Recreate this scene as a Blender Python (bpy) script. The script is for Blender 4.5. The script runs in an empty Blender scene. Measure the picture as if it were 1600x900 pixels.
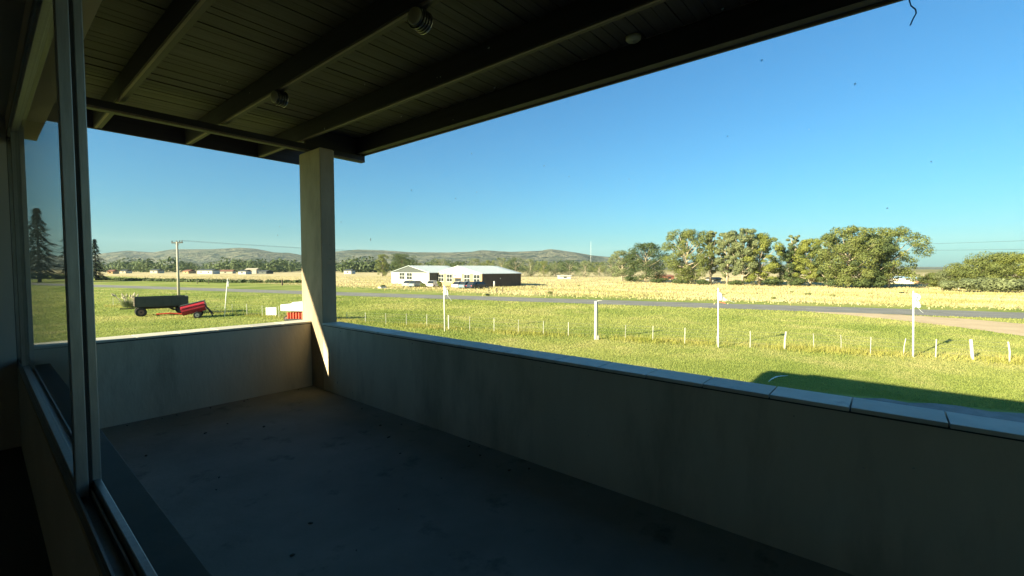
import bpy, bmesh, math, random
import numpy as np
from mathutils import Vector, Matrix
R = math.radians
random.seed(7)
rng = np.random.default_rng(11)
sc = bpy.context.scene
col = sc.collection

# ------------------------------------------------------------------ camera
F, CX, CY = 700.0, 800.0, 450.0            # focal length and centre in pixels of a 1600 x 900 frame
YAW, PITCH = R(50.0), math.atan(31.0 / 700.0)
EYE = Vector((0, 0, 1.62))                  # balcony floor is z = 0
GZ = -2.58                                  # ground level
cd = bpy.data.cameras.new('camera'); cam = bpy.data.objects.new('camera', cd); col.objects.link(cam)
cd.sensor_width = 36; cd.lens = F / 1600 * 36; cd.clip_start = 0.03; cd.clip_end = 20000
cam.location = EYE; cam.rotation_euler = (math.pi / 2 - PITCH, 0, -YAW)
sc.camera = cam

# ------------------------------------------------------------------ sky, sun, exposure
SUN_EL, SUN_AZ = R(19.3), R(12.8)           # sun stands behind the house: light travels towards +X, a little -Y
world = bpy.data.worlds.new('World'); sc.world = world; world.use_nodes = True
wn = world.node_tree
bg = wn.nodes['Background']
sky = wn.nodes.new('ShaderNodeTexSky'); sky.sky_type = 'NISHITA'; sky.sun_disc = False
sky.sun_elevation = SUN_EL; sky.sun_rotation = math.atan2(-math.cos(SUN_AZ), math.sin(SUN_AZ))
sky.altitude = 200; sky.air_density = 1.3; sky.dust_density = 1.0; sky.ozone_density = 5.0
tint = wn.nodes.new('ShaderNodeMix'); tint.data_type = 'RGBA'; tint.blend_type = 'MULTIPLY'; tint.inputs[0].default_value = 1.0
tint.inputs[7].default_value = (0.33, 0.735, 0.88, 1)          # slightly cyan evening sky
wn.links.new(sky.outputs[0], tint.inputs[6]); wn.links.new(tint.outputs[2], bg.inputs[0]); bg.inputs[1].default_value = 0.05
sd = bpy.data.lights.new('sun', 'SUN'); sun = bpy.data.objects.new('sun', sd); col.objects.link(sun)
sd.energy = 5.0; sd.angle = R(0.5); sd.color = (1.0, 0.84, 0.53)
ldir = Vector((math.cos(SUN_AZ) * math.cos(SUN_EL), -math.sin(SUN_AZ) * math.cos(SUN_EL), -math.sin(SUN_EL)))
sun.rotation_euler = ldir.to_track_quat('-Z', 'Y').to_euler()
vs = sc.view_settings
vs.view_transform = 'Standard'; vs.look = 'None'; vs.exposure = 2.0; vs.gamma = 1.0
sc.render.engine = 'CYCLES'
sc.cycles.use_denoising = True
sc.cycles.max_bounces = 8; sc.cycles.diffuse_bounces = 4; sc.cycles.transparent_max_bounces = 16
sc.cycles.caustics_reflective = False; sc.cycles.caustics_refractive = False
sc.cycles.sample_clamp_indirect = 6

# ------------------------------------------------------------------ helpers
cr = Vector((math.cos(YAW), -math.sin(YAW), 0))
cf = Vector((math.sin(YAW) * math.cos(PITCH), math.cos(YAW) * math.cos(PITCH), -math.sin(PITCH)))
cu = cr.cross(cf)
FH = Vector((math.sin(YAW), math.cos(YAW), 0))
def ray(px, py): return cf + cr * ((px - CX) / F) + cu * ((CY - py) / F)
def G(px, py, z=GZ):
    d = ray(px, py); t = (z - EYE.z) / d.z
    return EYE + d * t
def AT(px, py, dist):                       # point at a horizontal depth in front of the camera
    d = ray(px, py); return EYE + d * (dist / d.dot(FH))
def depth(p): return (p - EYE).dot(FH)

def tag(o, label=None, cat=None, group=None, kind=None):
    if label: o['label'] = label
    if cat: o['category'] = cat
    if group: o['group'] = group
    if kind: o['kind'] = kind
    return o
def empty(name, loc, rz=0, label=None, cat=None, group=None, kind=None):
    o = bpy.data.objects.new(name, None); col.objects.link(o); o.location = loc; o.rotation_euler = (0, 0, rz)
    o.empty_display_size = 0.1
    return tag(o, label, cat, group, kind)
def link(name, me, m, parent=None, smooth=False):
    if m is not None and not me.materials: me.materials.append(m)
    o = bpy.data.objects.new(name, me); col.objects.link(o)
    if parent is not None: o.parent = parent
    if smooth:
        me.polygons.foreach_set('use_smooth', [True] * len(me.polygons))
    return o
def copy_tree(o, parent=None):
    c = o.copy(); col.objects.link(c); c.parent = parent
    for ch in list(o.children): copy_tree(ch, c)
    return c

class MB:
    def __init__(s): s.bm = bmesh.new()
    def box(s, x0, x1, y0, y1, z0, z1, bev=0, M=None):
        r = bmesh.ops.create_cube(s.bm, size=1.0)
        vv = r['verts']
        for v in vv:
            v.co = Vector(((x0 + x1) / 2 + v.co.x * (x1 - x0), (y0 + y1) / 2 + v.co.y * (y1 - y0), (z0 + z1) / 2 + v.co.z * (z1 - z0)))
        if bev:
            ee = list({e for v in vv for e in v.link_edges})
            rr = bmesh.ops.bevel(s.bm, geom=ee, offset=bev, segments=2, affect='EDGES', profile=0.5)
            vv = list({v for f in rr['faces'] for v in f.verts} | {v for v in vv if v.is_valid})
        if M is not None: bmesh.ops.transform(s.bm, matrix=M, verts=[v for v in vv if v.is_valid])
        return s
    def tube(s, pts, rads, n=8, cap=True):
        pts = [Vector(p) for p in pts]; rings = []
        for i, p in enumerate(pts):
            a = pts[max(0, i - 1)]; b = pts[min(len(pts) - 1, i + 1)]
            t = (b - a).normalized()
            ref = Vector((0, 0, 1)) if abs(t.z) < 0.9 else Vector((1, 0, 0))
            u = t.cross(ref).normalized(); w = t.cross(u)
            r = rads[i] if hasattr(rads, '__len__') else rads
            rings.append([s.bm.verts.new(p + (u * math.cos(2 * math.pi * k / n) + w * math.sin(2 * math.pi * k / n)) * r) for k in range(n)])
        for a, b in zip(rings, rings[1:]):
            for k in range(n): s.bm.faces.new((a[k], a[(k + 1) % n], b[(k + 1) % n], b[k]))
        if cap:
            s.bm.faces.new(rings[0][::-1]); s.bm.faces.new(rings[-1])
        return s
    def prism(s, poly, y0, y1, M=None):     # poly in x,z extruded along y
        a = [s.bm.verts.new((x, y0, z)) for x, z in poly]; b = [s.bm.verts.new((x, y1, z)) for x, z in poly]
        n = len(poly)
        s.bm.faces.new(a); s.bm.faces.new(b[::-1])
        for i in range(n): s.bm.faces.new((a[i], b[i], b[(i + 1) % n], a[(i + 1) % n]))
        if M is not None: bmesh.ops.transform(s.bm, matrix=M, verts=a + b)
        return s
    def face(s, pts):
        s.bm.faces.new([s.bm.verts.new(p) for p in pts]); return s
    def build(s, name, m, parent=None, smooth=False):
        bmesh.ops.recalc_face_normals(s.bm, faces=s.bm.faces[:])
        me = bpy.data.meshes.new(name); s.bm.to_mesh(me); s.bm.free()
        return link(name, me, m, parent, smooth)
def box(name, m, parent, x0, x1, y0, y1, z0, z1, bev=0): return MB().box(x0, x1, y0, y1, z0, z1, bev).build(name, m, parent)
def tris_mesh(name, V, k, m, parent=None):   # V: (n, k, 3) polygons that share no vertices
    n = V.shape[0]; me = bpy.data.meshes.new(name)
    me.vertices.add(n * k); me.vertices.foreach_set('co', V.reshape(-1).astype(np.float32))
    me.loops.add(n * k); me.loops.foreach_set('vertex_index', np.arange(n * k, dtype=np.int32))
    me.polygons.add(n); me.polygons.foreach_set('loop_start', np.arange(0, n * k, k, dtype=np.int32))
    me.update(calc_edges=True); me.validate()
    return link(name, me, m, parent)

# ------------------------------------------------------------------ materials
def node(nt, t, **kw):
    n = nt.nodes.new(t)
    for k, v in kw.items():
        if k in n.inputs: n.inputs[k].default_value = v
        else: setattr(n, k, v)
    return n
def rgba(c): return (c[0], c[1], c[2], 1)
def mat(name, c, rough=0.7, c2=None, scale=3.0, detail=6, bump=0.0, bscale=None, metal=0.0, stretch=None, spec=0.4, sharp=(0.35, 0.65), transl=0.0, dist=0.02, c3=None, s3=0.6, t3=(0.5, 0.7)):
    m = bpy.data.materials.new(name); m.use_nodes = True; nt = m.node_tree
    b = nt.nodes['Principled BSDF']; L = nt.links.new
    b.inputs['Roughness'].default_value = rough; b.inputs['Metallic'].default_value = metal
    b.inputs['Specular IOR Level'].default_value = spec
    b.inputs['Base Color'].default_value = rgba(c)
    geo = node(nt, 'ShaderNodeNewGeometry'); vec = geo.outputs['Position']
    if stretch:
        mp = node(nt, 'ShaderNodeMapping'); mp.inputs['Scale'].default_value = stretch
        L(vec, mp.inputs[0]); vec = mp.outputs[0]
    if c2:
        nz = node(nt, 'ShaderNodeTexNoise', Scale=scale, Detail=detail, Roughness=0.6); L(vec, nz.inputs['Vector'])
        rp = node(nt, 'ShaderNodeValToRGB'); L(nz.outputs[0], rp.inputs[0])
        rp.color_ramp.elements[0].position = sharp[0]; rp.color_ramp.elements[0].color = rgba(c)
        rp.color_ramp.elements[1].position = sharp[1]; rp.color_ramp.elements[1].color = rgba(c2)
        out = rp.outputs[0]
        if c3:
            n3 = node(nt, 'ShaderNodeTexNoise', Scale=s3, Detail=5, Roughness=0.65); L(vec, n3.inputs['Vector'])
            r3 = node(nt, 'ShaderNodeMapRange'); L(n3.outputs[0], r3.inputs[0])
            r3.inputs[1].default_value, r3.inputs[2].default_value = t3
            mx = node(nt, 'ShaderNodeMix', data_type='RGBA'); L(r3.outputs[0], mx.inputs[0]); L(out, mx.inputs[6]); mx.inputs[7].default_value = rgba(c3)
            out = mx.outputs[2]
        L(out, b.inputs['Base Color'])
    if bump:
        nb = node(nt, 'ShaderNodeTexNoise', Scale=bscale or scale * 4, Detail=5, Roughness=0.6); L(vec, nb.inputs['Vector'])
        bp = node(nt, 'ShaderNodeBump', Strength=bump, Distance=dist); L(nb.outputs[0], bp.inputs['Height']); L(bp.outputs[0], b.inputs['Normal'])
    if transl:
        tr = node(nt, 'ShaderNodeBsdfTranslucent'); tr.inputs[0].default_value = rgba(c2 or c)
        if c2: L(out, tr.inputs[0])
        mx = node(nt, 'ShaderNodeMixShader', Fac=transl); L(b.outputs[0], mx.inputs[1]); L(tr.outputs[0], mx.inputs[2])
        L(mx.outputs[0], nt.nodes['Material Output'].inputs[0])
    return m

M = {}
M['floor'] = mat('cement_floor', (0.195, 0.19, 0.155), 0.8, (0.265, 0.255, 0.21), 1.3, 8, 0.35, 9, c3=(0.115, 0.115, 0.095), s3=3.2, t3=(0.58, 0.72))
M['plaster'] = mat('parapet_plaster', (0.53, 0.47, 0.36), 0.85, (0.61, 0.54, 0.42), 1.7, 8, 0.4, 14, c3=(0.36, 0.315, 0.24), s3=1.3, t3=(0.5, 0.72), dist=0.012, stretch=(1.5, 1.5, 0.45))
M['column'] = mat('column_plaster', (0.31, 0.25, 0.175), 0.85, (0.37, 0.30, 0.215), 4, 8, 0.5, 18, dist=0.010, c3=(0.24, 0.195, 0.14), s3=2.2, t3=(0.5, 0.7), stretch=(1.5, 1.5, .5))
M['coping'] = mat('coping_tile', (0.56, 0.54, 0.47), 0.5, (0.68, 0.65, 0.57), 6, 8, 0.15, 30, c3=(0.30, 0.30, 0.29), s3=5, t3=(0.6, 0.75), dist=0.004)
M['grout'] = mat('dark_mortar', (0.06, 0.06, 0.058), 0.9)
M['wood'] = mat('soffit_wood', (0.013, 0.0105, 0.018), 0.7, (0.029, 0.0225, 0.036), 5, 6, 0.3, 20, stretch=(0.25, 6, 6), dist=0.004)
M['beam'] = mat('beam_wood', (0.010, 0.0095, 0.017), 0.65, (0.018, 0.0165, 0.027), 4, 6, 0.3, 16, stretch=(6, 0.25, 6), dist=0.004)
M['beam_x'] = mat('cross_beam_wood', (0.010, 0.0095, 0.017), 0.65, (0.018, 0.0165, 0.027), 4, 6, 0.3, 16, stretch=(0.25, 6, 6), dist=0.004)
M['edge'] = mat('lit_edge_timber', (0.10, 0.08, 0.07), 0.7, (0.15, 0.12, 0.10), 5, 6, 0.2, 20, stretch=(6, 0.25, 6), dist=0.003)  # paler than the beams: paints their lit undersides and edge highlights
M['sheet'] = mat('roof_sheet', (0.35, 0.36, 0.37), 0.45, metal=0.6)
M['alu'] = mat('anodised_aluminium', (0.27, 0.28, 0.285), 0.42, (0.33, 0.34, 0.345), 14, 5, 0.05, 60, metal=0.75, stretch=(4, 4, 0.5))
M['rubber'] = mat('black_rubber', (0.015, 0.015, 0.016), 0.6)
M['inwall'] = mat('room_plaster', (0.44, 0.38, 0.30), 0.9, (0.49, 0.43, 0.34), 2, 6, 0.25, 25, dist=0.005)
M['roomwall'] = mat('room_paint', (0.50, 0.47, 0.42), 0.9)
M['outwall'] = mat('house_render', (0.30, 0.25, 0.19), 0.9, (0.35, 0.30, 0.23), 2, 6, 0.25, 25)
M['roomfloor'] = mat('room_tiles', (0.05, 0.04, 0.035), 0.6)
M['sill'] = mat('cement_sill', (0.065, 0.068, 0.058), 0.8, (0.085, 0.087, 0.074), 4, 7, 0.2, 30, dist=0.004)
M['white'] = mat('white_paint', (0.74, 0.74, 0.72), 0.5, (0.66, 0.66, 0.63), 3)
M['postwhite'] = mat('whitewashed_post', (0.72, 0.71, 0.67), 0.8, (0.58, 0.57, 0.52), 5)
M['wire'] = mat('fence_wire', (0.25, 0.25, 0.24), 0.5, metal=0.5)
M['cable'] = mat('power_cable', (0.06, 0.07, 0.08), 0.6)
M['polewood'] = mat('concrete_pole', (0.36, 0.33, 0.27), 0.85, (0.43, 0.40, 0.33), 3)
M['crossarm'] = mat('crossarm_timber', (0.07, 0.07, 0.06), 0.8)
M['asphalt'] = mat('asphalt', (0.17, 0.168, 0.158), 0.9, (0.22, 0.215, 0.20), 0.4, 8, 0.2, 20, stretch=(1, 1, 1))
M['paintline'] = mat('road_line_paint', (0.42, 0.41, 0.38), 0.8)
M['dirt'] = mat('dirt_track', (0.46, 0.35, 0.22), 0.95, (0.55, 0.43, 0.28), 0.5, 8, 0.4, 4)
M['gravel'] = mat('gravel_yard', (0.16, 0.155, 0.145), 0.95, (0.25, 0.24, 0.22), 2.5, 9, 0.6, 14)
M['grass'] = mat('lawn_blades', (0.235, 0.295, 0.07), 0.6, (0.40, 0.41, 0.135), 0.11, 10, transl=0.45, spec=0.15, c3=(0.46, 0.42, 0.19), s3=0.22, t3=(0.54, 0.74))
M['drygrass'] = mat('dry_grass_blades', (0.52, 0.44, 0.25), 0.7, (0.34, 0.32, 0.12), 0.10, 9, sharp=(0.42, 0.62), stretch=(2.0, 0.5, 1), transl=0.25, spec=0.2)
M['wagon'] = mat('dark_green_wagon', (0.035, 0.050, 0.045), 0.6, (0.055, 0.065, 0.055), 2)
M['wagonrust'] = mat('rusty_timber_tailboard', (0.13, 0.10, 0.075), 0.8, (0.19, 0.16, 0.12), 3)
M['red'] = mat('red_machine_paint', (0.36, 0.018, 0.035), 0.45, (0.28, 0.02, 0.03), 2)
M['redorange'] = mat('orange_red_frame', (0.55, 0.075, 0.03), 0.5, (0.45, 0.06, 0.03), 2)
M['tyre'] = mat('tyre_rubber', (0.022, 0.022, 0.023), 0.85)
M['rim'] = mat('rim_steel', (0.16, 0.10, 0.08), 0.6, metal=0.3)
M['greyrim'] = mat('grey_rim', (0.35, 0.35, 0.36), 0.4, metal=0.7)
M['glassdark'] = mat('window_glass_dark', (0.03, 0.036, 0.042), 0.12, spec=0.6)
M['roofwhite'] = mat('white_roof_sheet', (0.42, 0.47, 0.50), 0.5, (0.36, 0.41, 0.44), 3, stretch=(1, 1, 1))
M['darkclad'] = mat('dark_brown_cladding', (0.075, 0.060, 0.050), 0.8, (0.095, 0.078, 0.064), 1.2)
M['greyclad'] = mat('slate_grey_gable', (0.050, 0.060, 0.062), 0.7, (0.066, 0.076, 0.076), 2)
M['creamwall'] = mat('cream_wall', (0.48, 0.43, 0.34), 0.85, (0.43, 0.38, 0.30), 1)
M['peachwall'] = mat('peach_wall', (0.44, 0.275, 0.145), 0.85, (0.39, 0.25, 0.135), 1)
M['offwhite'] = mat('off_white_wall', (0.50, 0.50, 0.485), 0.85, (0.44, 0.44, 0.42), 1)
M['terracotta'] = mat('terracotta_roof', (0.27, 0.12, 0.08), 0.85, (0.22, 0.10, 0.07), 2)
M['bluepaint'] = mat('pale_blue_paint', (0.30, 0.46, 0.66), 0.7)
M['green_sign'] = mat('green_print', (0.12, 0.38, 0.12), 0.6)
M['red_sign'] = mat('red_print', (0.55, 0.05, 0.04), 0.6)
M['greymark'] = mat('grey_print', (0.35, 0.37, 0.40), 0.6)
M['bark'] = mat('pale_bark', (0.30, 0.25, 0.18), 0.9, (0.40, 0.34, 0.26), 2)
M['barkdark'] = mat('dark_bark', (0.09, 0.07, 0.05), 0.9)
M['bluecord'] = mat('blue_cord', (0.02, 0.14, 0.45), 0.6)
M['lens'] = mat('frosted_lamp_glass', (0.30, 0.29, 0.25), 0.5)
M['lampbody'] = mat('lamp_black_metal', (0.03, 0.032, 0.034), 0.35, spec=0.6)
M['lampring'] = mat('lamp_chrome_ring', (0.35, 0.35, 0.34), 0.35, metal=1.0)
M['flag'] = mat('flag_cloth', (0.72, 0.73, 0.76), 0.8, (0.62, 0.64, 0.68), 6, transl=0.3)
M['flagblue'] = mat('flag_cloth_blue', (0.48, 0.60, 0.76), 0.8, (0.66, 0.70, 0.76), 5, transl=0.3)
M['flagred'] = mat('flag_red_edge', (0.50, 0.12, 0.09), 0.8)
def leafmat(name, c, c2, sc_=0.5): return mat(name, c, 0.6, c2, sc_, 7, transl=0.3, spec=0.25)
M['leaf_yellow'] = leafmat('leaf_yellow_green', (0.155, 0.185, 0.042), (0.25, 0.265, 0.062))
M['leaf_olive'] = leafmat('leaf_olive', (0.115, 0.145, 0.045), (0.20, 0.22, 0.068))
M['leaf_grey'] = leafmat('leaf_grey_green', (0.135, 0.165, 0.085), (0.215, 0.24, 0.112))
M['leaf_dark'] = leafmat('leaf_dark_green', (0.05, 0.078, 0.032), (0.105, 0.138, 0.048))
M['leaf_spruce'] = leafmat('needle_dark', (0.014, 0.026, 0.020), (0.026, 0.042, 0.028))
M['plume'] = mat('pampas_plume', (0.50, 0.45, 0.33), 0.9, transl=0.3)

def vary(m, lo, hi):                         # brightness differs from piece to piece
    nt = m.node_tree; b = nt.nodes['Principled BSDF']; src = b.inputs['Base Color'].links[0].from_socket
    oi = node(nt, 'ShaderNodeObjectInfo'); mr = node(nt, 'ShaderNodeMapRange'); nt.links.new(oi.outputs['Random'], mr.inputs[0])
    mr.inputs[3].default_value = lo; mr.inputs[4].default_value = hi
    hs = node(nt, 'ShaderNodeHueSaturation'); nt.links.new(mr.outputs[0], hs.inputs['Value']); nt.links.new(src, hs.inputs['Color']); nt.links.new(hs.outputs[0], b.inputs['Base Color'])
vary(M['wood'], 0.7, 1.3); vary(M['coping'], 0.86, 1.1); vary(M['postwhite'], 0.5, 0.95)
def ground_material():
    m = bpy.data.materials.new('ground_cover'); m.use_nodes = True; nt = m.node_tree; L = nt.links.new
    b = nt.nodes['Principled BSDF']; b.inputs['Roughness'].default_value = 0.95; b.inputs['Specular IOR Level'].default_value = 0.1
    geo = node(nt, 'ShaderNodeNewGeometry'); sp = node(nt, 'ShaderNodeSeparateXYZ'); L(geo.outputs['Position'], sp.inputs[0])
    def mth(op, a, c=None, d=None):
        n = node(nt, 'ShaderNodeMath', operation=op)
        for i, v in enumerate((a, c, d)):
            if v is None: continue
            if isinstance(v, (int, float)): n.inputs[i].default_value = v
            else: L(v, n.inputs[i])
        return n.outputs[0]
    def noise(s, d=6, stretch=None):
        n = node(nt, 'ShaderNodeTexNoise', Scale=s, Detail=d, Roughness=0.62)
        if stretch:
            mp = node(nt, 'ShaderNodeMapping'); mp.inputs['Scale'].default_value = stretch; mp.inputs['Rotation'].default_value = (0, 0, R(-15)); L(geo.outputs['Position'], mp.inputs[0]); L(mp.outputs[0], n.inputs['Vector'])
        else: L(geo.outputs['Position'], n.inputs['Vector'])
        return n.outputs[0]
    def ramp(f, stops):
        r = node(nt, 'ShaderNodeValToRGB'); L(f, r.inputs[0]); e = r.color_ramp.elements
        while len(e) < len(stops): e.new(0.5)
        for el, (p, c) in zip(e, stops): el.position = p; el.color = rgba(c)
        return r.outputs[0]
    def mix(f, a, c):
        n = node(nt, 'ShaderNodeMix', data_type='RGBA'); L(f, n.inputs[0]); L(a, n.inputs[6]); L(c, n.inputs[7]); return n.outputs[2]
    q = mth('ADD', sp.outputs[0], mth('MULTIPLY', sp.outputs[1], 0.27))
    lawn = ramp(noise(0.11, 10), [(0.35, (0.15, 0.205, 0.04)), (0.5, (0.24, 0.28, 0.07)), (0.65, (0.35, 0.345, 0.11))])
    dry = ramp(noise(0.10, 9, (0.45, 2.0, 1)), [(0.32, (0.30, 0.27, 0.10)), (0.45, (0.50, 0.42, 0.23)), (0.6, (0.60, 0.50, 0.30)), (0.75, (0.46, 0.40, 0.16))])
    far = ramp(noise(0.012, 8), [(0.35, (0.10, 0.12, 0.04)), (0.5, (0.24, 0.21, 0.08)), (0.65, (0.33, 0.27, 0.11))])
    thr = mth('ADD', 67.0, mth('MULTIPLY', mth('MAXIMUM', mth('SUBTRACT', sp.outputs[1], 45.0), 0.0), 0.22))
    wob = mth('MULTIPLY', mth('SUBTRACT', noise(0.12, 5), 0.5), 12.0)
    f1 = mth('MULTIPLY', mth('ADD', mth('SUBTRACT', q, thr), wob), 0.22); 
    n = node(nt, 'ShaderNodeClamp'); L(f1, n.inputs[0]); f1 = n.outputs[0]
    c = mix(f1, lawn, dry)
    f2 = node(nt, 'ShaderNodeMapRange'); L(q, f2.inputs[0]); f2.inputs[1].default_value = 330; f2.inputs[2].default_value = 700
    c = mix(f2.outputs[0], c, far)
    L(c, b.inputs['Base Color'])
    bp = node(nt, 'ShaderNodeBump', Strength=0.5, Distance=0.12); L(noise(2.2, 8), bp.inputs['Height']); L(bp.outputs[0], b.inputs['Normal'])
    return m
M['ground'] = ground_material()
M['hill'] = mat('hill_scrub', (0.085, 0.10, 0.066), 0.95, (0.20, 0.185, 0.125), 0.009, 12, 1.0, 0.03, c3=(0.036, 0.052, 0.038), s3=0.016, t3=(0.50, 0.60), dist=30, spec=0.1)

# ------------------------------------------------------------------ ground, road, hills
def ground_sheet():
    V = []; Fc = []
    rr = [0, 30, 80, 200, 500, 1500, 5000, 12000]; n = 48
    V.append((0, 0, GZ))
    for r in rr[1:]:
        for k in range(n): V.append((r * math.cos(2 * math.pi * k / n), r * math.sin(2 * math.pi * k / n), GZ))
    for k in range(n): Fc.append((0, 1 + k, 1 + (k + 1) % n))
    for j in range(len(rr) - 2):
        a = 1 + j * n; b_ = a + n
        for k in range(n): Fc.append((a + k, b_ + k, b_ + (k + 1) % n, a + (k + 1) % n))
    me = bpy.data.meshes.new('ground'); me.from_pydata(V, [], Fc)
    return tag(link('ground', me, M['ground']), kind='structure')
ground_sheet()
QN = math.sqrt(1 + 0.27 ** 2)
RD = Vector((-0.27, 1, 0)) / QN              # along the road
RN = Vector((1, 0.27, 0)) / QN               # across it
def RP(q, s, z=0.0): return RN * (q / QN) + RD * s + Vector((0, 0, GZ + z))
def strip(name, m, q0, q1, s0, s1, z, n=60, wob=0.25, kind='structure', parent=None):
    b = MB(); prev = None
    for i in range(n + 1):
        s = s0 + (s1 - s0) * i / n
        a = b.bm.verts.new(RP(q0 + random.uniform(-wob, wob), s, z)); c = b.bm.verts.new(RP(q1 + random.uniform(-wob, wob), s, z))
        if prev: b.bm.faces.new((prev[0], prev[1], c, a))
        prev = (a, c)
    o = b.build(name, m, parent)
    return tag(o, kind=kind) if parent is None else o
road = strip('road', M['asphalt'], 53.2, 60.6, -160, 420, 0.02, 180, 0.22)
for s in range(-60, 120, 12):
    strip('lane_marking', M['paintline'], 56.75, 56.93, s, s + 5, 0.026, 1, 0, parent=road)
def dirt():
    up = [(1265, 486.5), (1330, 488), (1430, 493), (1520, 499), (1600, 506), (1700, 515)]
    lo = [(1265, 487.5), (1330, 493), (1430, 503), (1520, 514), (1600, 525.5), (1700, 541)]
    b = MB(); A = []; B = []
    N = 40
    for i in range(N + 1):
        x = 1265 + (1700 - 1265) * i / N
        yu = np.interp(x, [p[0] for p in up], [p[1] for p in up]) + random.uniform(-.35, .35)
        yl = np.interp(x, [p[0] for p in lo], [p[1] for p in lo]) + random.uniform(-.5, .5)
        A.append(b.bm.verts.new(G(x, yu, GZ + 0.012))); B.append(b.bm.verts.new(G(x, yl, GZ + 0.012)))
    for i in range(N): b.bm.faces.new((A[i], B[i], B[i + 1], A[i + 1]))
    tag(b.build('dirt_track', M['dirt']), kind='structure')
dirt()
def gravel():
    b = MB(); A = []; B = []
    for i in range(41):
        y = 6.0 - i * 0.6
        xo = 17.9 + max(0, -(y - 2.2)) * 0.26 + random.uniform(-.18, .18)
        if y > 2.2: xo -= (y - 2.2) * 1.4
        A.append(b.bm.verts.new((3.2, y, GZ + 0.008))); B.append(b.bm.verts.new((xo, y, GZ + 0.008)))
    for i in range(40): b.bm.faces.new((A[i], B[i], B[i + 1], A[i + 1]))
    tag(b.build('gravel_yard', M['gravel']), kind='structure')
gravel()
def hills():
    prof = [(-400, 396), (0, 398), (120, 400), (165, 395), (200, 391), (240, 394), (270, 389), (330, 389), (375, 386.5), (400, 388), (440, 396), (475, 400), (525, 392.5), (560, 389.5), (600, 390.5), (640, 393.5), (700, 394), (760, 392), (800, 393), (840, 391.5), (860, 390), (885, 394), (920, 398), (960, 402), (1040, 408), (1150, 412), (1300, 414), (1430, 416.5), (1600, 416.5), (1900, 416)]
    xs = np.array([p[0] for p in prof], float); ys = np.array([p[1] for p in prof], float)
    na, nr = 300, 46
    az = np.linspace(math.atan(-1200 / F), math.atan(1100 / F), na)
    px = CX + F * np.tan(az)
    top = np.interp(px, xs, ys)
    D0, D1, DR = 1300.0, 4200.0, 2600.0
    g = np.random.default_rng(5)
    def fbm(u, v):
        o = np.zeros_like(u)
        for k in range(6):
            f = 2 ** k; a, b_, c_, d_ = g.uniform(0, 6.28, 4)
            t = g.uniform(0, 6.28)
            uu = u * math.cos(t) + v * math.sin(t); vv = -u * math.sin(t) + v * math.cos(t)
            o += (np.sin(uu * f + a + 1.3 * np.sin(vv * f * .7 + b_)) * np.cos(vv * f * .9 + c_ + 1.1 * np.sin(uu * f * .6 + d_))) / f ** 0.95
        return o
    rr = np.concatenate([np.linspace(D0, DR, 30), np.linspace(DR, D1, nr - 30 + 1)[1:]])
    A, Rr = np.meshgrid(az, rr, indexing='ij')
    d = np.tan(A)
    hx = Rr * 1.0
    X = hx * (FH.x + cr.x * d); Y = hx * (FH.y + cr.y * d)
    Hh = (419 - top)[:, None] / F * DR + 4.2
    t = np.clip((Rr - D0) / (DR - D0), 0, 1); back = np.clip((Rr - DR) / (D1 - DR), 0, 1)
    shape = np.where(Rr <= DR, t ** 1.25, 1 - back ** 1.5 * 0.8)
    n1 = fbm(X / 260.0, Y / 260.0)
    Z = GZ - 2 + Hh * shape * (1 + 0.32 * n1 * (1 - t ** 2)) + n1 * 14 * t * (1 - t) * 2 * np.clip(Hh / 60, 0, 1)
    V = np.stack([X, Y, Z], -1).reshape(-1, 3)
    nc = len(rr); Fc = []
    for i in range(na - 1):
        for j in range(nc - 1):
            a = i * nc + j; Fc.append((a, a + nc, a + nc + 1, a + 1))
    me = bpy.data.meshes.new('hills'); me.from_pydata(V.tolist(), [], Fc)
    tag(link('hills', me, M['hill'], smooth=True), kind='structure')
hills()

# ------------------------------------------------------------------ the house round the camera
WX0, WX1 = 0.20, 0.40                        # front wall, inner and outer face
PX, PY = 2.92, 6.05                          # inner faces of the two parapets
ROOF_Y0, ROOF_Y1, ROOF_X1 = -6.0, 7.5, 3.80
WY0, WY1, WZ0, WZ1 = -2.6, 6.12, 0.72, 2.82  # window opening
def struct(name, m, *b): return tag(box(name, m, None, *b), kind='structure')
struct('balcony_floor', M['floor'], WX1, PX + 0.2, -7.0, PY + 0.25, -0.20, 0.0)
struct('room_floor', M['roomfloor'], -5.0, WX0, -6.0, 6.0, -0.2, 0.0)
struct('room_ceiling', M['roomwall'], -5.0, WX0, -6.0, 6.0, 2.95, 3.1)
rb = empty('room_back_wall', (-5.1, 0, 0), kind='structure')
for nm_, ya, yb, za, zb in (('wall_lower', -6.2, 6.2, -.2, 2.05), ('wall_upper', -6.2, 6.2, 2.50, 3.1), ('wall_side', -6.2, -1.9, 2.05, 2.50), ('wall_side', .35, 6.2, 2.05, 2.50)):
    box(nm_, M['roomwall'], rb, -.1, .1, ya, yb, za, zb)           # a high strip window lets light into the room
struct('room_wall', M['roomwall'], -5.0, WX0, 6.0, 6.2, -0.2, 3.1)
struct('room_wall', M['roomwall'], -5.0, WX0, -6.2, -6.0, -0.2, 3.1)
hw = empty('house_wall', (WX0, 0, 0), kind='structure')
hw['label'] = 'beige plastered house wall under the long sliding window'; hw['category'] = 'wall'
def hpart(name, m, x0, x1, *b): return box(name, m, hw, x0 - WX0, x1 - WX0, *b)
hpart('wall_below_window', M['inwall'], WX0, WX1, -6.2, PY - .002, -0.2, WZ0)
hpart('wall_below_window', M['inwall'], WX0, 0.30, PY - .002, 6.2, -0.2, WZ0)
hpart('wall_above_window', M['inwall'], WX0, WX1, -6.2, 6.2, WZ1, 3.50)
hpart('wall_end', M['inwall'], WX0, 0.30, WY1, 6.2, WZ0, WZ1)
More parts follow.
